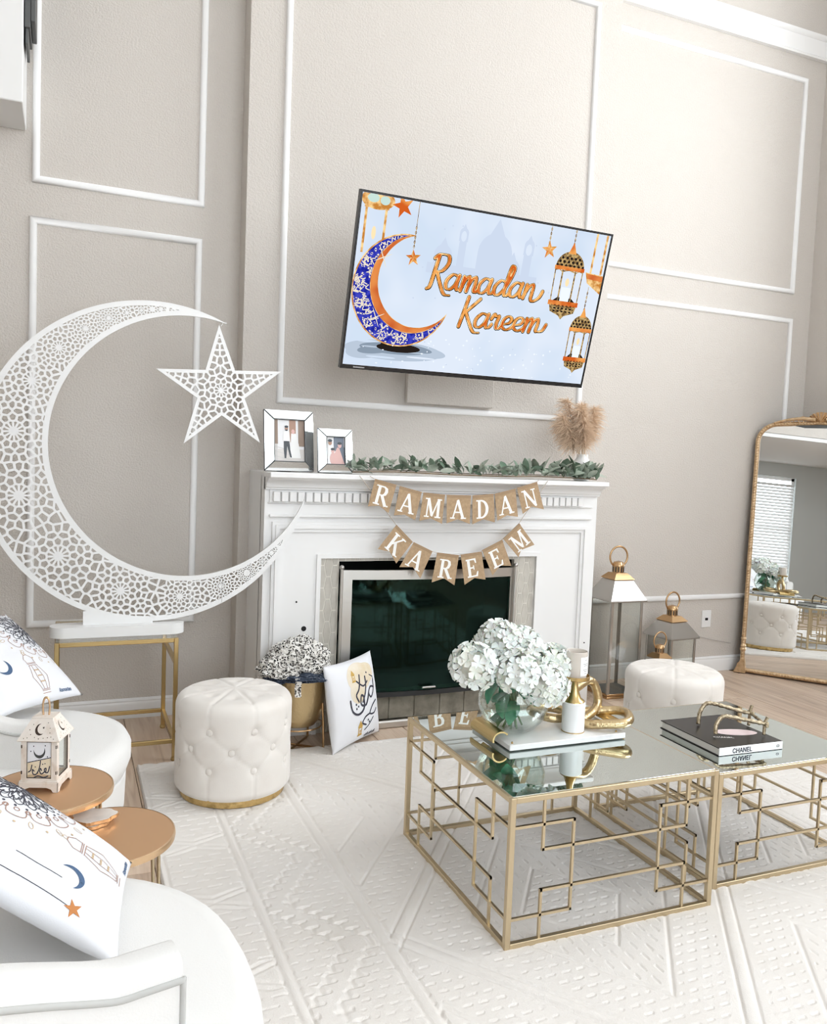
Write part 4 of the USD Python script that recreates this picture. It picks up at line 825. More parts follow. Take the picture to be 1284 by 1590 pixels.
printed(t, 'print_lettering', unary_union([sbox((.06+.028*q)*k, -.455*k, (.078+.028*q)*k, (-.43+.008*(q % 3))*k) for q in range(9)]), surf, w, h, 'ink', .0012)

# ================================================================ COFFEE TABLES
def coffee_table(label, loc, w, d, h, b=.018, f=.0085):
    t = thing('coffee_table', label, 'coffee table', loc)
    for x in (0, w-b):
        for y in (0, d-b): part(t, 'leg', bx(x, x+b, y, y+b, 0, h, .0015), 'champagne', False)
    for z, nm in ((h-b, 'top_rail'), (0, 'bottom_rail')):
        for y in (0, d-b): part(t, nm, bx(b, w-b, y+.0005, y+b-.0005, z+.0003, z+b-.0003, .0015), 'champagne', False)
        for x in (0, w-b): part(t, nm, bx(x+.0005, x+b-.0005, b, d-b, z+.0003, z+b-.0003, .0015), 'champagne', False)
    part(t, 'mirror_top', bx(b*.55, w-b*.55, b*.55, d-b*.55, h-.004, h+.0015, .001), 'table_mirror', False, label='tinted mirror glass top')
    part(t, 'top_underside', bx(b*.6, w-b*.6, b*.6, d-b*.6, h-.009, h-.0045), 'black_matte', False)
    U = [.145, .285, .715, .855]; V = [.81, .635, .35, .18]
    segs = []
    for m_ in (0, 1):
        X_ = lambda u: 1-u if m_ else u
        segs += [((X_(U[0]), 1), (X_(U[0]), V[1])), ((X_(U[0]), V[2]), (X_(U[0]), 0)), ((X_(U[1]), V[0]), (X_(U[1]), V[3])), ((X_(0), V[0]), (X_(U[1]), V[0])), ((X_(0), V[3]), (X_(U[1]), V[3]))]
    segs += [((U[0], V[1]), (U[3], V[1])), ((U[0], V[2]), (U[3], V[2]))]
    for side in range(4):
        L = w if side % 2 == 0 else d
        for a, c in segs:
            def pt(u, v):
                e = b*.5+(L-b)*u; z = b*.5+(h-b)*v
                return ((e, b*.5, z), (w-b*.5, e, z), (e, d-b*.5, z), (b*.5, e, z))[side]
            a3, c3 = np.array(pt(*a)), np.array(pt(*c)); dd = (c3-a3)/np.linalg.norm(c3-a3); part(t, 'fretwork_bar', bar(a3-dd*f*.5, c3+dd*f*.5, f, f*(.9 if a[0] == c[0] else 1)), 'champagne', False)
    return t
coffee_table('larger square gold fretwork coffee table holding the flowers, mirror top', (1.208, 2.045, RZ-.003), .778, .80, .462)
coffee_table('lower gold fretwork coffee table on the right holding the black book', (2.066, 2.125, RZ-.003), .69, .70, .408)
T1, T2 = RZ-.003+.462+.0015, RZ-.003+.408+.0015
# ---- marble tray
tx0, tx1, ty0, ty1 = 1.392, 1.868, 2.385, 2.665
t = thing('marble_tray', 'white marble tray with curved gold end handles on the coffee table', 'tray', ((tx0+tx1)/2, (ty0+ty1)/2, T1))
part(t, 'slab', bx(tx0, tx1, ty0, ty1, T1+.004, T1+.024, .002), 'marble', w=1)
for x in (tx0+.03, tx1-.03):
    for y in (ty0+.03, ty1-.03): part(t, 'foot', move(lathe([(0, 0), (.01, 0), (.01, .004), (0, .004)], 12), (x, y, T1)), 'black_matte', w=1); part(t, 'screw', move(lathe([(.0, .006), (.003, .006), (.004, 0), (0, 0)], 10), (x if x > 1.6 else x-.012, y-.012, T1+.024)), 'gold', w=1)
def handle(xc, sgn):
    a = np.linspace(-.10*PI, .80*PI, 18); P = [(xc-sgn*.030*math.cos(q), T1+.026+.026*math.sin(q)) for q in a]
    g = LineString(P).buffer(.0028, cap_style=2); m = prism(g, .17); T = np.array([[1, 0, 0, 0], [0, 0, 1, 0], [0, 1, 0, 0], [0, 0, 0, 1.0]])
    return move(apply(m, T), (0, (ty0+ty1)/2-.085, 0))
part(t, 'handle', handle(tx0-.004, 1), 'gold', 30, w=1, label='curved gold handle at left end'); part(t, 'handle', handle(tx1+.004, -1), 'gold', 30, w=1)
TT = T1+.024
# ---- vase and hydrangeas
vx, vy = 1.478, 2.525
t = thing('glass_vase', 'round clear glass bowl vase on the marble tray', 'vase', (vx, vy, TT))
pr_ = [(0, .0), (.050, .0), (.082, .018), (.110, .050), (.126, .095), (.125, .130), (.112, .170), (.095, .198), (.092, .206)]
part(t, 'bowl', lathe(pr_+[(.0895, .206), (.0925, .197), (.109, .169), (.1215, .130), (.1225, .095), (.107, .052), (.08, .023), (.05, .007), (0, .006)], 64), 'vase_glass', True)
def petal4(s, cup):
    V, Fc = [(0, 0, 0)], []
    for k in range(4):
        a = k*PI/2; b0 = len(V)
        for r, o, z in ((.50, -.72, .10), (.98, -.58, .22+cup), (1.12, 0, .18+cup*1.2), (.98, .58, .22+cup), (.50, .72, .10), (.62, 0, .05)):
            V.append((s*r*math.cos(a+o), s*r*math.sin(a+o), s*z))
        Fc += [[0, b0, b0+5], [b0, b0+1, b0+5], [b0+1, b0+2, b0+5], [b0+2, b0+3, b0+5], [b0+3, b0+4, b0+5], [b0+4, 0, b0+5]]
    return np.array(V), np.array(Fc)
HEADS = [('leftmost', 1.285, 2.47, .755, .074), ('rearmost central', 1.455, 2.62, .800, .073), ('top central', 1.425, 2.53, .815, .066), ('upper right', 1.545, 2.60, .775, .072), ('rightmost', 1.615, 2.50, .735, .068), ('front central', 1.425, 2.41, .735, .072), ('front right lowest', 1.525, 2.395, .695, .074), ('middle', 1.50, 2.48, .755, .068)]
for k, (lab, x, y, z, r) in enumerate(HEADS):
    t = thing('hydrangea', f'{lab} white hydrangea bloom in the round glass vase', 'flower', (vx, vy, TT+.01), group='hydrangeas in the glass vase')
    c = np.array([x, y, z]); b0 = np.array([vx+(vx-x)*.25, vy+(vy-y)*.25, TT+.012]); nk = np.array([vx+(x-vx)*.33, vy+(y-vy)*.33, TT+.20])
    part(t, 'stem', tube(spline([b0, (b0+nk)/2, nk, c-(c-nk)*.25], 6), .0035, 8), 'stem_green', w=1)
    part(t, 'flower_core', move(trimesh.creation.icosphere(2, r*.72), c), 'petal_cream', w=1)
    n = 60
    for i in range(n):
        zc = 1-2*(i+.5)/n; ph_ = i*2.39996+k; d = np.array([math.sqrt(1-zc*zc)*math.cos(ph_), math.sqrt(1-zc*zc)*math.sin(ph_), zc]); d += rng.normal(0, .10, 3); d /= np.linalg.norm(d)
        if d[2] < -.75: continue
        V, Fc = petal4(.0235*rng.uniform(.85, 1.2), rng.uniform(-.05, .3)); zx = d; xx = np.cross(zx, rng.normal(0, 1, 3)); xx /= np.linalg.norm(xx); yx = np.cross(zx, xx)
        part(t, 'floret', trimesh.Trimesh(c+d*r*rng.uniform(.86, 1.06)+V @ np.stack([xx, yx, zx]), Fc, process=False), 'petal' if i % 4 else 'petal_cream', 60, w=1)
    for s in (0, 1, 2):
        if k in (2, 7): break
        q = rng.uniform(.25, .95); base_ = b0+(nk-b0)*q if s else nk; L = rng.uniform(.085, .125); yaw = math.atan2(y-vy, x-vx)+rng.normal(0, .9)
        m = apply(leaf_mesh(L, L*.62, .35), euler(rng.uniform(-.6, .6), rng.uniform(-.1, .6) if s == 0 else rng.uniform(-.9, .5), yaw)); m = move(m, base_)
        if s: # leaves under the rim stay inside the bowl
            vtx = m.vertices-[vx, vy, TT]; rad = np.hypot(vtx[:, 0], vtx[:, 1]); lim = np.interp(np.clip(vtx[:, 2], .01, .2), [p[1] for p in pr_[1:]], [p[0] for p in pr_[1:]])-.012
            f_ = np.minimum(1, lim/np.maximum(rad, 1e-6)); vtx[:, :2] *= f_[:, None]; vtx[:, 2] = np.maximum(vtx[:, 2], .012); m.vertices = vtx+[vx, vy, TT]
        part(t, 'leaf', m, 'leaf_green', 60, w=1)
# ---- candle stand and candle
cx_, cy__ = 1.692, 2.462
t = thing('candle_stand', 'white ceramic and gold pedestal candle stand on marble tray', 'candle holder', (cx_, cy__, TT))
part(t, 'ceramic_base', lathe([(0, .002), (.040, .002), (.041, .005), (.041, .105), (.038, .108), (0, .108)], 48), 'ceramic', 40)
part(t, 'bottom_rim', lathe([(0, 0), (.0415, 0), (.0415, .003), (0, .003)], 48), 'gold')
part(t, 'spindle', lathe([(0, .107), (.038, .107), (.037, .112), (.024, .122), (.014, .150), (.010, .178), (.012, .190), (0, .190)], 40), 'gold', 60)
part(t, 'dish', lathe([(0, .188), (.046, .188), (.052, .192), (.052, .204), (.050, .204), (.050, .194), (0, .193)], 48), 'gold')
t = thing('jar_candle', 'taupe glass jar candle with white label on the gold pedestal', 'candle', (cx_, cy__, TT+.1935))
part(t, 'jar', lathe([(0, 0), (.036, 0), (.039, .004), (.040, .095), (.0385, .098), (.037, .096), (.036, .072), (0, .072)], 48), 'candle_glass', 40)
aa = np.linspace(-1.75, -.55, 14)
lv = np.array([[.0405*math.cos(a), .0405*math.sin(a), z] for a in aa for z in (.014, .082)]); part(t, 'label', tm((lv, np.array([[2*i, 2*i+2, 2*i+3, 2*i+1] for i in range(13)]))), 'paper', True)
for z, n0, n1 in ((.070, 5, 8), (.056, 3, 10), (.050, 4, 9), (.036, 3, 10), (.030, 4, 9), (.022, 5, 8)):
    a_s = np.linspace(aa[n0], aa[n1], 6); lv = np.array([[.0409*math.cos(a), .0409*math.sin(a), z+q] for a in a_s for q in (0, .0022)]); part(t, 'label_print', tm((lv, np.array([[2*i, 2*i+2, 2*i+3, 2*i+1] for i in range(5)]))), 'grey_print', True)
part(t, 'wick', rod((0, 0, .072), (0, 0, .082), .001, 6), 'black_matte')
# ---- gold chain sculpture
t = thing('chain_sculpture', 'three interlocked gold chain links lying on the marble tray', 'sculpture', (1.80, 2.52, TT))
def link(L, W_, r, R, loc):
    P = []; q = W_/2
    for cx2, a0 in ((L/2-q, -PI/2), (-L/2+q, PI/2)):
        for a in np.linspace(a0, a0+PI, 14): P.append((cx2+q*.98*np.sign(math.cos(a))*abs(math.cos(a))**.8, q*np.sign(math.sin(a))*abs(math.sin(a))**.8, 0))
    return move(apply(tube(P, r, 14, True), np.block([[R, np.zeros((3, 1))], [np.zeros((1, 3)), 1]])), loc)
part(t, 'chain_link', link(.185, .125, .017, Rz(math.radians(-28)) @ Rx(.10) @ Ry(-.10), (1.835, 2.475, TT+.032)), 'hammered_gold', True, w=1)
part(t, 'chain_link', link(.17, .125, .0165, Rz(math.radians(15)) @ Rx(PI/2-.12) @ Rz(.35), (1.775, 2.525, TT+.082)), 'hammered_gold', True, w=1)
part(t, 'chain_link', link(.17, .12, .0165, Rz(math.radians(20)) @ Rx(.05) @ Ry(.12), (1.675, 2.575, TT+.032)), 'hammered_gold', True, w=1)
# ---- book with gold twig sculpture
bw, bd_, bh = .300, .330, .031
t = thing('coffee_table_book', 'black hardback book with white spine lying on lower table', 'book', (2.187, 2.262, T2), math.radians(-1.5))
SK = .10  # covers
part(t, 'cover', [bx(0, bw, 0, bd_, 0, .003, .0008), bx(0, bw, 0, bd_, bh-.003, bh, .0008)], 'book_black', False)
part(t, 'pages', bx(.005, bw-.006, .004, bd_-.006, .003, bh-.003), 'page_edge', False)
part(t, 'spine', bx(.001, bw-.001, -.0025, .002, .0015, bh-.0005, .001), 'paper', False)
tx = meshkit.text_mesh('CHANEL', .0165, .0006, True); tx = apply(tx, XZ); part(t, 'spine_lettering', move(tx, (.060, -.0026, .0075)), 'ink', False)
part(t, 'spine_mark', move(apply(prism(unary_union([Point(x, 0).buffer(.0042).difference(Point(x, 0).buffer(.0028)).difference(sbox(*b_)) for x, b_ in ((-.0025, (.0, -.002, .01, .002)), (.0025, (-.01, -.002, 0, .002)))]), .0006), XZ), (.275, -.0026, .0155)), 'ink', False)
g = aff.rotate(ell(.195, .13, .085, .036), -16, origin=(.195, .13)); part(t, 'cover_picture', move(flat(g), (0, 0, bh+.0003)), 'print_pink', False)
tx = meshkit.text_mesh('CHANEL', .014, .0003); part(t, 'cover_lettering', turn(tx, -.35).apply_translation((.065, .10, bh+.0002)), 'letter_white', False)
t = thing('twig_sculpture', 'gold twig shaped handle sculpture resting on the black book', 'sculpture', (2.187, 2.262, T2+bh), math.radians(-1.5))
def twig(P, r=.0078):
    s = spline(P, 9); k = len(s); rr_ = r*(1+.13*np.sin(np.arange(k)*1.9)+.08*np.sin(np.arange(k)*4.3)); return tube(s, rr_, 9)
part(t, 'branch', twig([(.085, .115, .006), (.095, .125, .040), (.130, .130, .066), (.17, .115, .064), (.245, .075, .052), (.285, .06, .046)]), 'aged_brass', True)
part(t, 'branch', twig([(.105, .235, .006), (.115, .240, .050), (.150, .245, .082), (.20, .23, .076), (.275, .185, .058), (.315, .165, .052)]), 'aged_brass', True)
part(t, 'upright', twig([(.268, .062, .006), (.274, .065, .05), (.282, .062, .072)], .0062), 'aged_brass', True)
part(t, 'upright', twig([(.298, .172, .005), (.300, .170, .06), (.305, .168, .086)], .0062), 'aged_brass', True)
part(t, 'cross_branch', twig([(.272, .05, .040), (.285, .11, .050), (.306, .185, .056)], .006), 'aged_brass', True)

# ================================================================ LANTERNS BY THE WALL
def lantern(label, loc, rz, w, hb, hr, s, ring):
    """square glass lantern: body height hb, roof height hr, cap scale s, ring radius"""
    t = thing('metal_lantern', label, 'lantern', loc, rz); b = w/2
    part(t, 'base', [bx(-b, b, -b, b, 0, .012, .002), bx(-b+.006, b-.006, -b+.006, b-.006, .012, .028, .002)], 'bronze_gold', False)
    part(t, 'floor_plate', bx(-b+.012, b-.012, -b+.012, b-.012, .028, .031), 'dark_metal', False)
    q = b-.014
    for x in (-q, q):
        for y in (-q, q): part(t, 'corner_post', [bx(x-.009, x+.009, y-.0015*np.sign(y)-.0015+np.sign(y)*.0075, y-.0015*np.sign(y)+.0015+np.sign(y)*.0075, .028, hb), bx(x+np.sign(x)*.006-.0015, x+np.sign(x)*.006+.0015, y-.009, y+.009, .028, hb)], 'steel', False)
    for k in range(4): part(t, 'glass_pane', turn(bx(-q+.006, q-.006, -q-.002, -q, .03, hb), k*PI/2), 'lantern_glass', False)
    e, tp = b+.012, b*.42
    part(t, 'eave', bx(-e, e, -e, e, hb-.004, hb+.006, .002), 'steel', False)
    for k in range(4):
        v = [(-e, -e, hb+.006), (e, -e, hb+.006), (tp, -tp, hb+hr), (-tp, -tp, hb+hr)]; part(t, 'roof_panel', turn(hull(v+[(x*.96, y*.96+.003, z-.004) for x, y, z in v]), k*PI/2), 'steel', False)
    z = hb+hr; g = tp*1.02
    part(t, 'roof_cap', hull([(x*g, y*g, z+.001) for x in (-1, 1) for y in (-1, 1)]+[(x*g*.8, y*g*.8, z+.012) for x in (-1, 1) for y in (-1, 1)]+[(x*g*1.45, y*g*1.45, z-hr*.16) for x in (-1, 1) for y in (-1, 1)]), 'bronze_gold', False)
    r = .036*s
    part(t, 'chimney', move(lathe([(0, 0), (r, 0), (r, .046*s), (r*1.12, .048*s), (r*1.1, .056*s), (r*.8, .072*s), (0, .080*s)], 32), (0, 0, z+.008)), 'bronze_gold', 40)
    for k in range(12): a = k*PI/6; part(t, 'vent_slot', turn(bx(r-.001, r+.0012, -.0035*s, .0035*s, z+.018, z+.008+.042*s), a), 'black_matte', False)
    zc = z+.008+.052*s; P = [(ring*math.sin(a), 0, zc+ring*.80-ring*math.cos(a)) for a in np.linspace(.62, 2*PI-.62, 40)]
    part(t, 'ring_handle', tube(P, .0062*s, 10), 'bronze_gold', True)
    for sg in (-1, 1): part(t, 'handle_pivot', rod((sg*r*1.0, 0, zc), (sg*(ring*math.sin(.62)+.008), 0, zc), .005*s), 'bronze_gold')
    return t
lantern('tallest steel and gold glass lantern standing right of the fireplace', (3.255, 4.325, 0), math.radians(-1), .248, .615, .155, 1.0, .066)
lantern('medium steel and gold glass lantern between tall lantern and outlet', (3.772, 4.40, 0), math.radians(6), .24, .335, .125, .95, .062)
lantern('smallest steel and gold glass lantern half hidden behind the ottoman', (3.40, 4.06, 0), math.radians(6), .18, .205, .10, .75, .052)

# ================================================================ FLOOR MIRROR
ux_, lean_ = np.array([.609, -.793, 0]), np.array([.793, .609, 0])*.052
zx_ = np.array([0, 0, 1.0])+lean_; zx_ /= np.linalg.norm(zx_)
mR = basis(ux_, zx_)
MW, MH = .80, 1.80
t = thing('floor_mirror', 'tall arched antique gold floor mirror leaning in the right corner', 'mirror', (4.53, 4.515, .004), rot=mR)
def arch_path(x0, x1, z0, z1, r, n=12):
    P = [(x0, z0)]
    for a in np.linspace(PI, PI/2, n): P.append((x0+r+r*math.cos(a), z1-r+r*math.sin(a)))
    P.append(((x0+x1)/2, z1+.012))
    for a in np.linspace(PI/2, 0, n): P.append((x1-r+r*math.cos(a), z1-r+r*math.sin(a)))
    P.append((x1, z0)); return P
pa = arch_path(0, MW, .02, MH, .13)
part(t, 'mirror_glass', prism_xz(Polygon(arch_path(.012, MW-.012, .03, MH-.012, .12)), .006, .004), 'mirror', False)
part(t, 'backing', prism_xz(Polygon(arch_path(.008, MW-.008, .025, MH-.008, .122)), .022, .015), 'black_matte', False)
den = []
for (a, b) in zip(pa, pa[1:]+pa[:1]):
    n = max(1, int(math.hypot(b[0]-a[0], b[1]-a[1])/.02)); den += [(a[0]+(b[0]-a[0])*k/n, 0, a[1]+(b[1]-a[1])*k/n) for k in range(n)]
part(t, 'frame', tube(den, .0155*(1+.0*np.arange(len(den))), 10, True), 'antique_gold', True)
bd2 = []
for k in range(0, len(den)):
    p = np.array(den[k]); bd2.append(move(trimesh.creation.icosphere(1, .0078), p*[1, 1, 1]+[0, -.013, 0]))
part(t, 'beading', bd2, 'antique_gold', True)
def scroll(cx, cz, s, flip=1, rot_=0):
    P = [(cx+flip*s*(.02+.30*math.exp(-.22*a))*math.cos(a+rot_), -.012, cz+s*(.02+.30*math.exp(-.22*a))*math.sin(a+rot_)) for a in np.linspace(0, 3.2*PI, 30)]
    return tube(P, np.linspace(.016, .005, 30)*s*3.2, 8)
cz = MH+.012; xc = MW/2
shell = [hull([(xc, -.02, cz+.0), (xc, .0, cz+.0)]+[(xc+.085*math.sin(a+o), -.008-.012*(o == 0), cz+.012+.085*math.cos(a+o)*.75) for o in (-.13, 0, .13)]+[(xc+.02*math.sin(a), .006, cz)]) for a in np.linspace(-1.25, 1.25, 9)]
part(t, 'crest_shell', shell, 'antique_gold', 30)
part(t, 'crest_scroll', [scroll(xc-.12, cz+.012, .12), scroll(xc-.20, cz+.005, .09), tube(spline([(xc-.30, -.012, cz-.004), (xc-.22, -.016, cz+.016), (xc-.12, -.018, cz+.028), (xc-.03, -.018, cz+.02)], 8), np.linspace(.006, .016, 25), 8)], 'antique_gold', True)
part(t, 'crest_scroll', [scroll(xc+.12, cz+.012, .12, -1), scroll(xc+.20, cz+.005, .09, -1), tube(spline([(xc+.30, -.012, cz-.004), (xc+.22, -.016, cz+.016), (xc+.12, -.018, cz+.028), (xc+.03, -.018, cz+.02)], 8), np.linspace(.006, .016, 25), 8)], 'antique_gold', True)
part(t, 'crest_underside', hull([(xc-.2, -.006, cz-.012), (xc+.2, -.006, cz-.012), (xc-.1, -.012, cz-.035), (xc+.1, -.012, cz-.035), (xc-.1, .0, cz-.035), (xc+.1, .0, cz-.035), (xc-.2, 0, cz), (xc+.2, 0, cz)]), 'dark_metal', False)
for x, s in ((0, 1), (MW, -1)):
    for q_ in [hull([(x-s*.055, -.02, .0), (x+s*.03, -.02, .0), (x-s*.05, .02, .0), (x+s*.03, .02, .0), (x-s*.008, -.022, .10), (x+s*.018, -.022, .10), (x, .01, .11)]), scroll(x-s*.012, .05, .10, s), move(lathe([(0, 0), (.018, .0), (.022, .01), (.016, .022), (.02, .034), (.012, .05), (0, .056)], 12), (x, -.004, .16)), move(lathe([(0, 0), (.017, .0), (.019, .008), (.013, .018), (.016, .028), (0, .034)], 12), (x, -.004, .24))]: part(t, 'foot_ornament', q_, 'antique_gold', 40)

# ================================================================ CRESCENT STAND
gx0, gx1, gy0, gy1, gh = -.040, .490, 3.905, 4.415, .582
t = thing('display_stand', 'tall square gold metal stand under the white crescent', 'stand', ((gx0+gx1)/2, (gy0+gy1)/2, 0)); b = .020
for x in (gx0, gx1-b):
    for y in (gy0, gy1-b):
        part(t, 'leg', bx(x, x+b, y, y+b, .018, gh, .002), 'gold', False, w=1); part(t, 'foot', move(lathe([(0, 0), (.012, 0), (.015, .006), (.012, .018), (0, .018)], 14), (x+b/2, y+b/2, 0)), 'gold', w=1)
for z, nm in ((gh-b, 'top_rail'), (.085, 'lower_rail')):
    for y in (gy0, gy1-b): part(t, nm, bx(gx0+b, gx1-b, y+.001, y+b-.001, z, z+b-.001, .002), 'gold', False, w=1)
    for x in (gx0, gx1-b): part(t, nm, bx(x+.001, x+b-.001, gy0+b, gy1-b, z, z+b-.001, .002), 'gold', False, w=1)
for x in (gx0, gx1-b): part(t, 'side_rail', bx(x+.001, x+b-.001, gy0+b, gy1-b, .455, .475, .002), 'gold', False, w=1)
part(t, 'glass_top', bx(gx0+.004, gx1-.004, gy0+.004, gy1-.004, gh, gh+.006, .001), 'lantern_glass', False, w=1)
# ---- crescent and star, laser-cut lattice
YC = 4.03; KS = 4.03/4.15; sk = lambda x, z: (x*KS, 1.45+(z-1.45)*KS)   # crescent plane
t = thing('crescent_decoration', 'large white lattice cut crescent moon with hanging star on gold stand', 'decoration', (.235, YC, gh+.006))
OC, OR, IC, IR = sk(.388, 1.385), .766*KS, sk(.552, 1.467), .631*KS
moon = Point(OC).buffer(OR, 96).difference(Point(IC).buffer(IR, 96)); inner = moon.buffer(-.020)
def lattice(area, seeds, gap=.0095, minA=2.2e-5):
    from scipy.spatial import Voronoi
    s = np.array(seeds); bb = area.bounds; far = [(bb[0]-2, bb[1]-2), (bb[2]+2, bb[1]-2), (bb[0]-2, bb[3]+2), (bb[2]+2, bb[3]+2)]
    vor = Voronoi(np.vstack([s, far])); out = []
    for k in range(len(s)):
        r = vor.regions[vor.point_region[k]]
        if -1 in r or len(r) < 3: continue
        c = Polygon(vor.vertices[r]).intersection(area)
        if c.is_empty: continue
        sc = math.sqrt(c.area); c = c.buffer(-min(gap/2, sc*.17)).buffer(-sc*.06).buffer(sc*.06, 2)
        out += [q.simplify(.0006) for q in polys(c) if q.area > minA]
    return out
seeds, cells, used = [], [], []
# rosettes strung along the crescent
a = math.radians(72)
ros = []
while a < math.radians(333):
    d = np.array([math.cos(a), math.sin(a)]); r1 = OR; oc = np.array(OC); ic = np.array(IC)
    bq = np.dot(oc-ic, d); r0 = -bq+math.sqrt(bq*bq-(np.dot(oc-ic, oc-ic)-IR*IR)); hw_ = (r1-r0)/2-.018
    if hw_ > .012: ros.append((oc+d*(r0+r1)/2, hw_*.93, a))
    a += max(2.35*max(hw_, .012), .03)/((r0+r1)/2)
for c, R, a in ros:
    small = R < .035
    for n, f in (((8, .34), (8, .70)) if small else ((12, .26), (12, .52), (12, .80), (24, 1.02))):
        for k in range(n):
            q = a+(k+.5*(f in (.52, .70)))*2*PI/n; seeds.append((c[0]+R*f*math.cos(q), c[1]+R*f*math.sin(q)))
S_ = np.array(seeds); extra = []
for _ in range(7000):
    p = np.array([rng.uniform(OC[0]-OR, OC[0]+OR), rng.uniform(OC[1]-OR, OC[1]+OR)])
    if np.hypot(*(p-OC)) > OR-.012 or np.hypot(*(p-IC)) < IR+.012: continue
    rs = min(R for c, R, a in ros if np.hypot(*(c-p)) < R*3.2) if any(np.hypot(*(c-p)) < R*3.2 for c, R, a in ros) else .02
    if min(np.hypot(*(c-p))/R for c, R, a in ros) > 1.14 and np.min(np.hypot(*(S_-p).T)) > rs*.26 and (not extra or np.min(np.hypot(*(np.array(extra)-p).T)) > rs*.30): extra.append(p)
cells = lattice(inner, np.vstack([S_, extra]))
body = moon.difference(unary_union(cells)).difference(line([(.70, .55), (.705, .84)], .0016))
sta = Polygon([(.060, .66), (.10, .60), (.43, .60), (.40, .67), (.36, .66), (.2, .655)])
part(t, 'crescent', prism_xz(unary_union([body, sbox(.078, .60, .384, .70).difference(Point(OC).buffer(OR-.012, 64))]), YC+.005, .010), 'white_plastic', False, w=1)
sc_ = sk(.696, 1.752); st5 = ngon(5, .322*KS, sc_, PI/2+.0, .123*KS); st5 = aff.rotate(st5, 3.0, origin=sc_); st5 = aff.scale(st5, .985, .99, origin=sc_)
sd = []
for n, f, o in ((10, .020, 0), (10, .042, .5), (10, .066, 0), (20, .092, .5), (10, .118, .5)):
    for k in range(n): q = PI/2+.052+(k+o)*2*PI/n; sd.append((sc_[0]+f*math.cos(q), sc_[1]+f*math.sin(q)))
for k in range(5):
    q = PI/2+.052+k*2*PI/5; ux2, uy2 = np.array([math.cos(q), math.sin(q)]), np.array([-math.sin(q), math.cos(q)])
    for f, o in ((.145, 0), (.15, .028), (.15, -.028), (.175, .013), (.175, -.013), (.205, .012), (.205, -.012), (.235, 0), (.265, 0)): sd.append(tuple(np.array(sc_)+ux2*f+uy2*o))
sc2 = lattice(st5.buffer(-.011), sd, .009)
part(t, 'star', prism_xz(st5.difference(unary_union(sc2)), YC+.004, .010), 'white_plastic', False, w=1)
part(t, 'star_link', tube([(sk(.690, 2.064)[0], YC, sk(.690, 2.064)[1]), (sk(.70, 2.082)[0], YC, sk(.70, 2.082)[1]), (sk(.716, 2.082)[0], YC, sk(.716, 2.082)[1])], .0022, 6), 'white_plastic', w=1)
cs = [(.0+x, y) for x, y in ((0, 0),)]
pl_ = unary_union([sbox(.0, -.062, .465, .062), Point(.0, 0).buffer(.062, 24), Point(.465, 0).buffer(.062, 24)])
part(t, 'plinth', move(prism(pl_, .048), (0, YC, gh+.006)), 'white_plastic', 40, w=1)

# ================================================================ ARMCHAIRS
def armchair(label, loc, rz):
    t = thing('armchair', label, 'armchair', loc, rz)
    n = 56; th = np.arange(n)*2*PI/n
    def dshape(r, z, flatb=.0): return [(r*math.copysign(abs(math.cos(a))**.86, math.cos(a)), r*math.copysign(abs(math.sin(a))**.86, math.sin(a)), z) for a in th]
    part(t, 'swivel_base', lathe([(0, .0), (.28, .0), (.30, .01), (.30, .05), (0, .05)], 40), 'dark_metal')
    ring = lambda prof: tm((np.array(sum([dshape(r, z) for r, z in prof], [])), np.array([[i*n+k, i*n+(k+1) % n, (i+1)*n+(k+1) % n, (i+1)*n+k] for i in range(len(prof)-1) for k in range(n)])))
    part(t, 'seat_base', ring([(.001, .05), (.43, .05), (.47, .07), (.485, .14), (.49, .27), (.485, .285), (.001, .285)]), 'boucle', True)
    part(t, 'seat_cushion', ring([(.001, .286), (.46, .286), (.495, .30), (.508, .34), (.508, .39), (.49, .425), (.45, .440), (.30, .450), (.001, .455)]), 'boucle', True)
    # low arm along the near side and wrap-round back
    P = [(.325, -.205), (.20, -.235), (.06, -.285), (-.12, -.365), (-.30, -.40), (-.44, -.27), (-.50, 0), (-.455, .22), (-.37, .345)]
    sp = spline(P, 8); k = len(sp); tt = np.linspace(0, 1, k); hz = .612+.20*np.clip((tt-.10)/.40, 0, 1)**1.2*np.where(tt > .8, 1-(tt-.8)*1.2, 1); tg = np.gradient(sp, axis=0); tg /= np.linalg.norm(tg, axis=1, keepdims=True); nn = np.stack([tg[:, 1], -tg[:, 0]], 1)
    q = .040; V = []
    sec = [(1, .27), (1.0, .5), (1.0, .93), (.85, .985), (.4, 1.0), (-.4, 1.0), (-.85, .985), (-1, .93), (-1, .4)]
    for i in range(k):
        for o, z in sec: V.append((sp[i, 0]-nn[i, 0]*q*o, sp[i, 1]-nn[i, 1]*q*o, hz[i]*z if z > .45 else max(z*.6, .05)+.0))
    m_ = len(sec); Fq = [[i*m_+j, (i+1)*m_+j, (i+1)*m_+j+1, i*m_+j+1] for i in range(k-1) for j in range(m_-1)]
    mm = tm((np.array(V), np.array(Fq))); caps = [[0, j, j+1] for j in range(1, m_-1)]+[[(k-1)*m_, (k-1)*m_+j+1, (k-1)*m_+j] for j in range(1, m_-1)]
    part(t, 'arm_and_back', trimesh.Trimesh(mm.vertices, np.vstack([mm.faces, caps]), process=False), 'boucle', 50)
    pp = [(sp[i, 0]-s_*nn[i, 0]*q*1.02, sp[i, 1]-s_*nn[i, 1]*q*1.02, hz[i]*.935) for s_ in (1,) for i in range(k)]
    e = [(sp[0, 0]-nn[0, 0]*q, sp[0, 1]-nn[0, 1]*q, z) for z in np.linspace(.46, hz[0]*.935, 6)]
    part(t, 'piping', tube(spline(e+pp, 2), .0055, 8), 'piping', True)
    return t
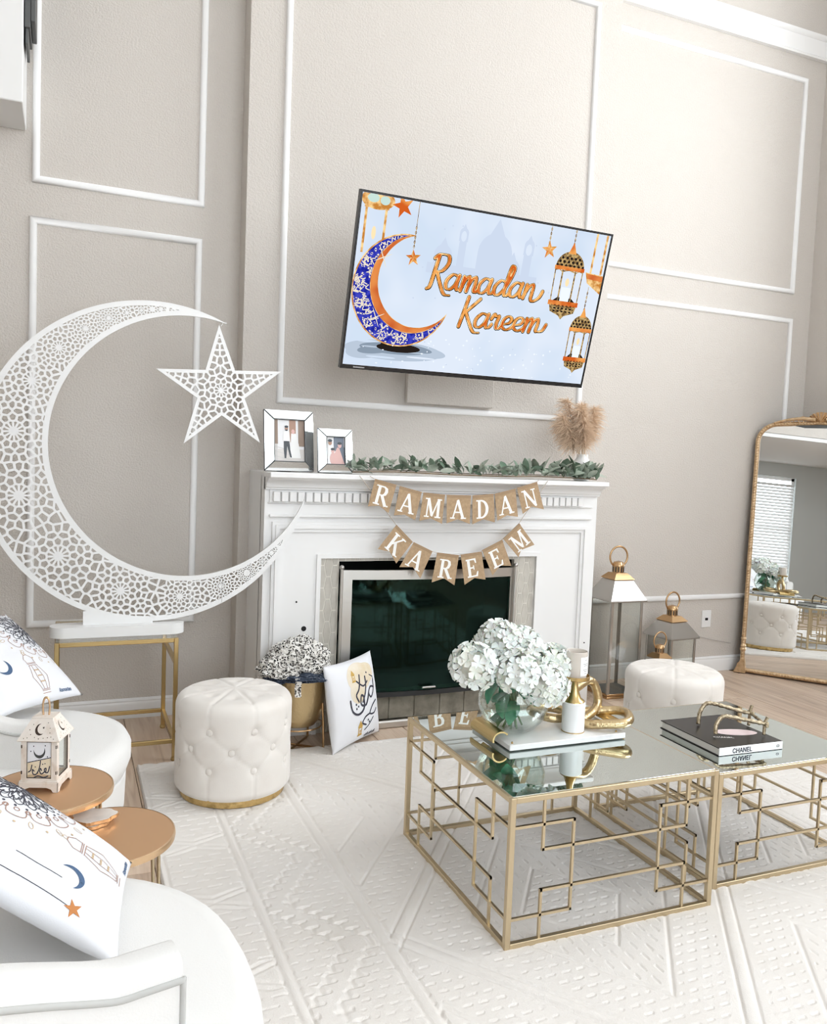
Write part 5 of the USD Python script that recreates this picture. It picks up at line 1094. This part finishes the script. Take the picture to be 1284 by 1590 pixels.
c1 = armchair('nearest white round swivel armchair with piped low arm', (-.145, 1.60, 0), 0.0)
clone(c1, 'far white round swivel armchair behind the wooden lantern', (-.235, 3.20, 0), rot=Rz(math.radians(-25))*.9)

# ================================================================ SIDE TABLES, AGATE SLICES, WOODEN LANTERN
def side_table(label, loc, r, h):
    t = thing('side_table', label, 'side table', loc)
    part(t, 'table_top', lathe([(0, h-.016), (r-.002, h-.016), (r-.001, h-.0012), (r-.004, h), (0, h)], 72), 'copper_top', 30)
    part(t, 'rim', lathe([(r-.002, h-.017), (r, h-.017), (r+.0015, h-.009), (r, h-.0008), (r-.003, h+.0006)], 72), 'copper_edge', 30)
    for k in range(3):
        a = (-.79+PI/3 if h > .5 else -.55)+k*2*PI/3; 
        for d in (-.13, .13): part(t, 'leg_rod', rod((r*.80*math.cos(a+d), r*.80*math.sin(a+d), h-.016), (r*.86*math.cos(a+d*.25), r*.86*math.sin(a+d*.25), .005), .0045), 'champagne')
        part(t, 'foot', move(lathe([(0, 0), (.009, 0), (.009, .008), (0, .008)], 12), (r*.86*math.cos(a), r*.86*math.sin(a), 0)), 'champagne')
    return t
side_table('taller round copper gold side table carrying the wooden lantern', (-.035, 2.36, RZ*0), .165, .535)
side_table('lower round copper gold side table beside the nearest armchair', (.105, 2.207, RZ*0), .172, .455)
for k, (x, y, z, r, lab) in enumerate(((.072, 2.285, .456, .052, 'lower pale agate slice coaster on the lower round side table'), (.078, 2.29, .4665, .058, 'upper pale agate slice coaster on the lower round side table'))):
    t = thing('agate_coaster', lab, 'coaster', (x, y, z)); a = np.arange(40)*2*PI/40; rr_ = r*(1+.06*np.sin(3*a+k)+.05*np.sin(7*a+2*k)+.02*np.sin(13*a)); g = Polygon(np.stack([rr_*np.cos(a), rr_*.8*np.sin(a)], 1))
    part(t, 'slice', prism(g.buffer(-.003), .009), 'agate', False); part(t, 'gilded_edge', move(prism(g.difference(g.buffer(-.0035)), .0078), (0, 0, .0006)), 'copper_edge', False)
# wooden lantern
LZ = .535; LS = .88
t = thing('wooden_lantern', 'whitewashed wooden laser cut lantern with crescents on side table', 'lantern', (-.042, 2.385, LZ+.0005), rot=Rz(math.radians(-20)) @ np.diag([.74, .74, .93]))
w2, zb, zt, zr, e = .062, .030, .150, .205, .074
part(t, 'base_plate', bx(-.068, .068, -.068, .068, .022, .031, .001), 'whitewash', False)
foot = Polygon([(-.07, 0), (-.052, 0), (-.046, .008), (-.03, .013), (.03, .013), (.046, .008), (.052, 0), (.07, 0), (.07, .026), (-.07, .026)])
for k in range(4): part(t, 'skirt', turn(prism_xz(foot, -.066, .004), k*PI/2), 'whitewash', False)
fr_ = sbox(-w2, zb, w2, zt).difference(sbox(-.043, zb+.008, .043, zt-.006))
for k in range(4):
    part(t, 'side_frame', turn(prism_xz(fr_, -w2+.003, .004), k*PI/2), 'whitewash', False)
    part(t, 'burnt_edge', turn(prism_xz(sbox(-.0438, zb+.0072, .0438, zt-.0052).difference(sbox(-.0418, zb+.0095, .0418, zt-.0075)), -w2+.0025, .003), k*PI/2), 'burnt_wood', False)
    part(t, 'corner_tab', [turn(bx(x-.0014, x+.0014, -w2-.0022, -w2, z, z+.009), k*PI/2) for x in (-w2+.002, w2-.002) for z in (.05, .125)], 'burnt_wood', False)
    v = [(-e, -e, zt-.002), (e, -e, zt-.002), (.036, -.036, zr), (-.036, -.036, zr)]; p0, p3 = np.array(v[0]), np.array(v[3]); up2 = np.array([0, e-.036, zr-zt+.002]); ln = np.linalg.norm(up2); up2 /= ln; nr2 = np.array([0, -up2[2], up2[1]])
    tr_ = Polygon([(-e, 0), (e, 0), (.036, ln), (-.036, ln)]); cut = [Point(0, ln*.52).buffer(.0175, 20).difference(Point(.006, ln*.56).buffer(.0155, 20)), ngon(5, .0045, (.011, ln*.60), PI/2, .002)]
    cut += [Point(x, z).buffer(.0016, 5) for x, z in ((-.052, .008), (-.04, .010), (-.03, .02), (-.036, .034), (-.026, .05), (.052, .008), (.042, .014), (.036, .026), (.034, .04), (.024, .056), (.03, .012), (.0, .008), (-.015, .012), (.016, .010))]
    hol = unary_union(cut); T = np.eye(4); T[:3, 0], T[:3, 1], T[:3, 2], T[:3, 3] = (1, 0, 0), up2, nr2, (0, -e, zt-.002)
    T[:3, 3] -= nr2*.003
    part(t, 'roof_panel', turn(apply(prism(tr_.difference(hol), .003), T), k*PI/2), 'whitewash', False)
    T2_ = T.copy(); T2_[:3, 3] += nr2*.0004; part(t, 'cutout_backing', turn(apply(prism(hol, .0012), T2_), k*PI/2), 'burnt_wood', False)
    # printed acrylic panels
    part(t, 'panel', turn(bx(-.042, .042, -w2+.004, -w2+.0055, zb+.006, zt-.005), k*PI/2), 'cushion_white' if k == 0 else 'lantern_glass', False)
part(t, 'roof_plate', bx(-.037, .037, -.037, .037, zr-.002, zr+.002), 'whitewash', False)
part(t, 'finial', tube(spline([(-.010, 0, zr), (-.012, 0, zr+.03), (-.006, 0, zr+.05), (.006, 0, zr+.05), (.012, 0, zr+.03), (.010, 0, zr)], 6), .0035, 8), 'copper_edge', True)
part(t, 'led_candle', lathe([(0, .031), (.018, .031), (.018, .075), (0, .075)], 20), 'ceramic')
yp = -w2+.0038
def lp(name, g, mat, k=0): part(t, name, prism_xz(g.intersection(sbox(-.0415, zb+.0095, .0415, zt-.0075)), yp-.0002*k, .0004), mat, False)
lp('print_hill', Polygon([(-.042, .03), (.042, .03), (.042, .098), (-.042, .082)]), 'ink_wash'); lp('print_ground', Polygon([(-.042, .03), (.042, .03), (.042, .046), (0, .052), (-.042, .046)]), 'ink_tan', 1)
lp('print_horizon', line([(-.042, .082), (.042, .098)], .0022), 'ink', 1); lp('print_crescent', aff.rotate(Point(0, .115).buffer(.020, 20).difference(Point(0, .122).buffer(.0185, 20)), 10, origin=(0, .115)), 'dark_metal', 1)
ar = [line(spline(np.array(P), 5), .0034) for P in ([(.036, .072), (.030, .055), (.020, .056), (.018, .064), (.024, .066), (.022, .054)], [(.018, .056), (.008, .050), (.002, .056), (.004, .066), (.008, .060)], [(.004, .088), (.001, .070), (-.006, .052)], [(-.002, .060), (-.012, .048), (-.022, .050), (-.024, .062), (-.018, .058)], [(-.026, .075), (-.030, .060), (-.038, .055)], [(.030, .044), (.015, .040), (-.005, .044), (-.02, .038)])]
ar += [Point(x, z).buffer(.0018, 4) for x, z in ((.020, .080), (-.014, .070), (.012, .078), (-.03, .115), (.028, .10), (-.02, .13), (.02, .132))]
lp('print_calligraphy', unary_union(ar), 'ink', 2)
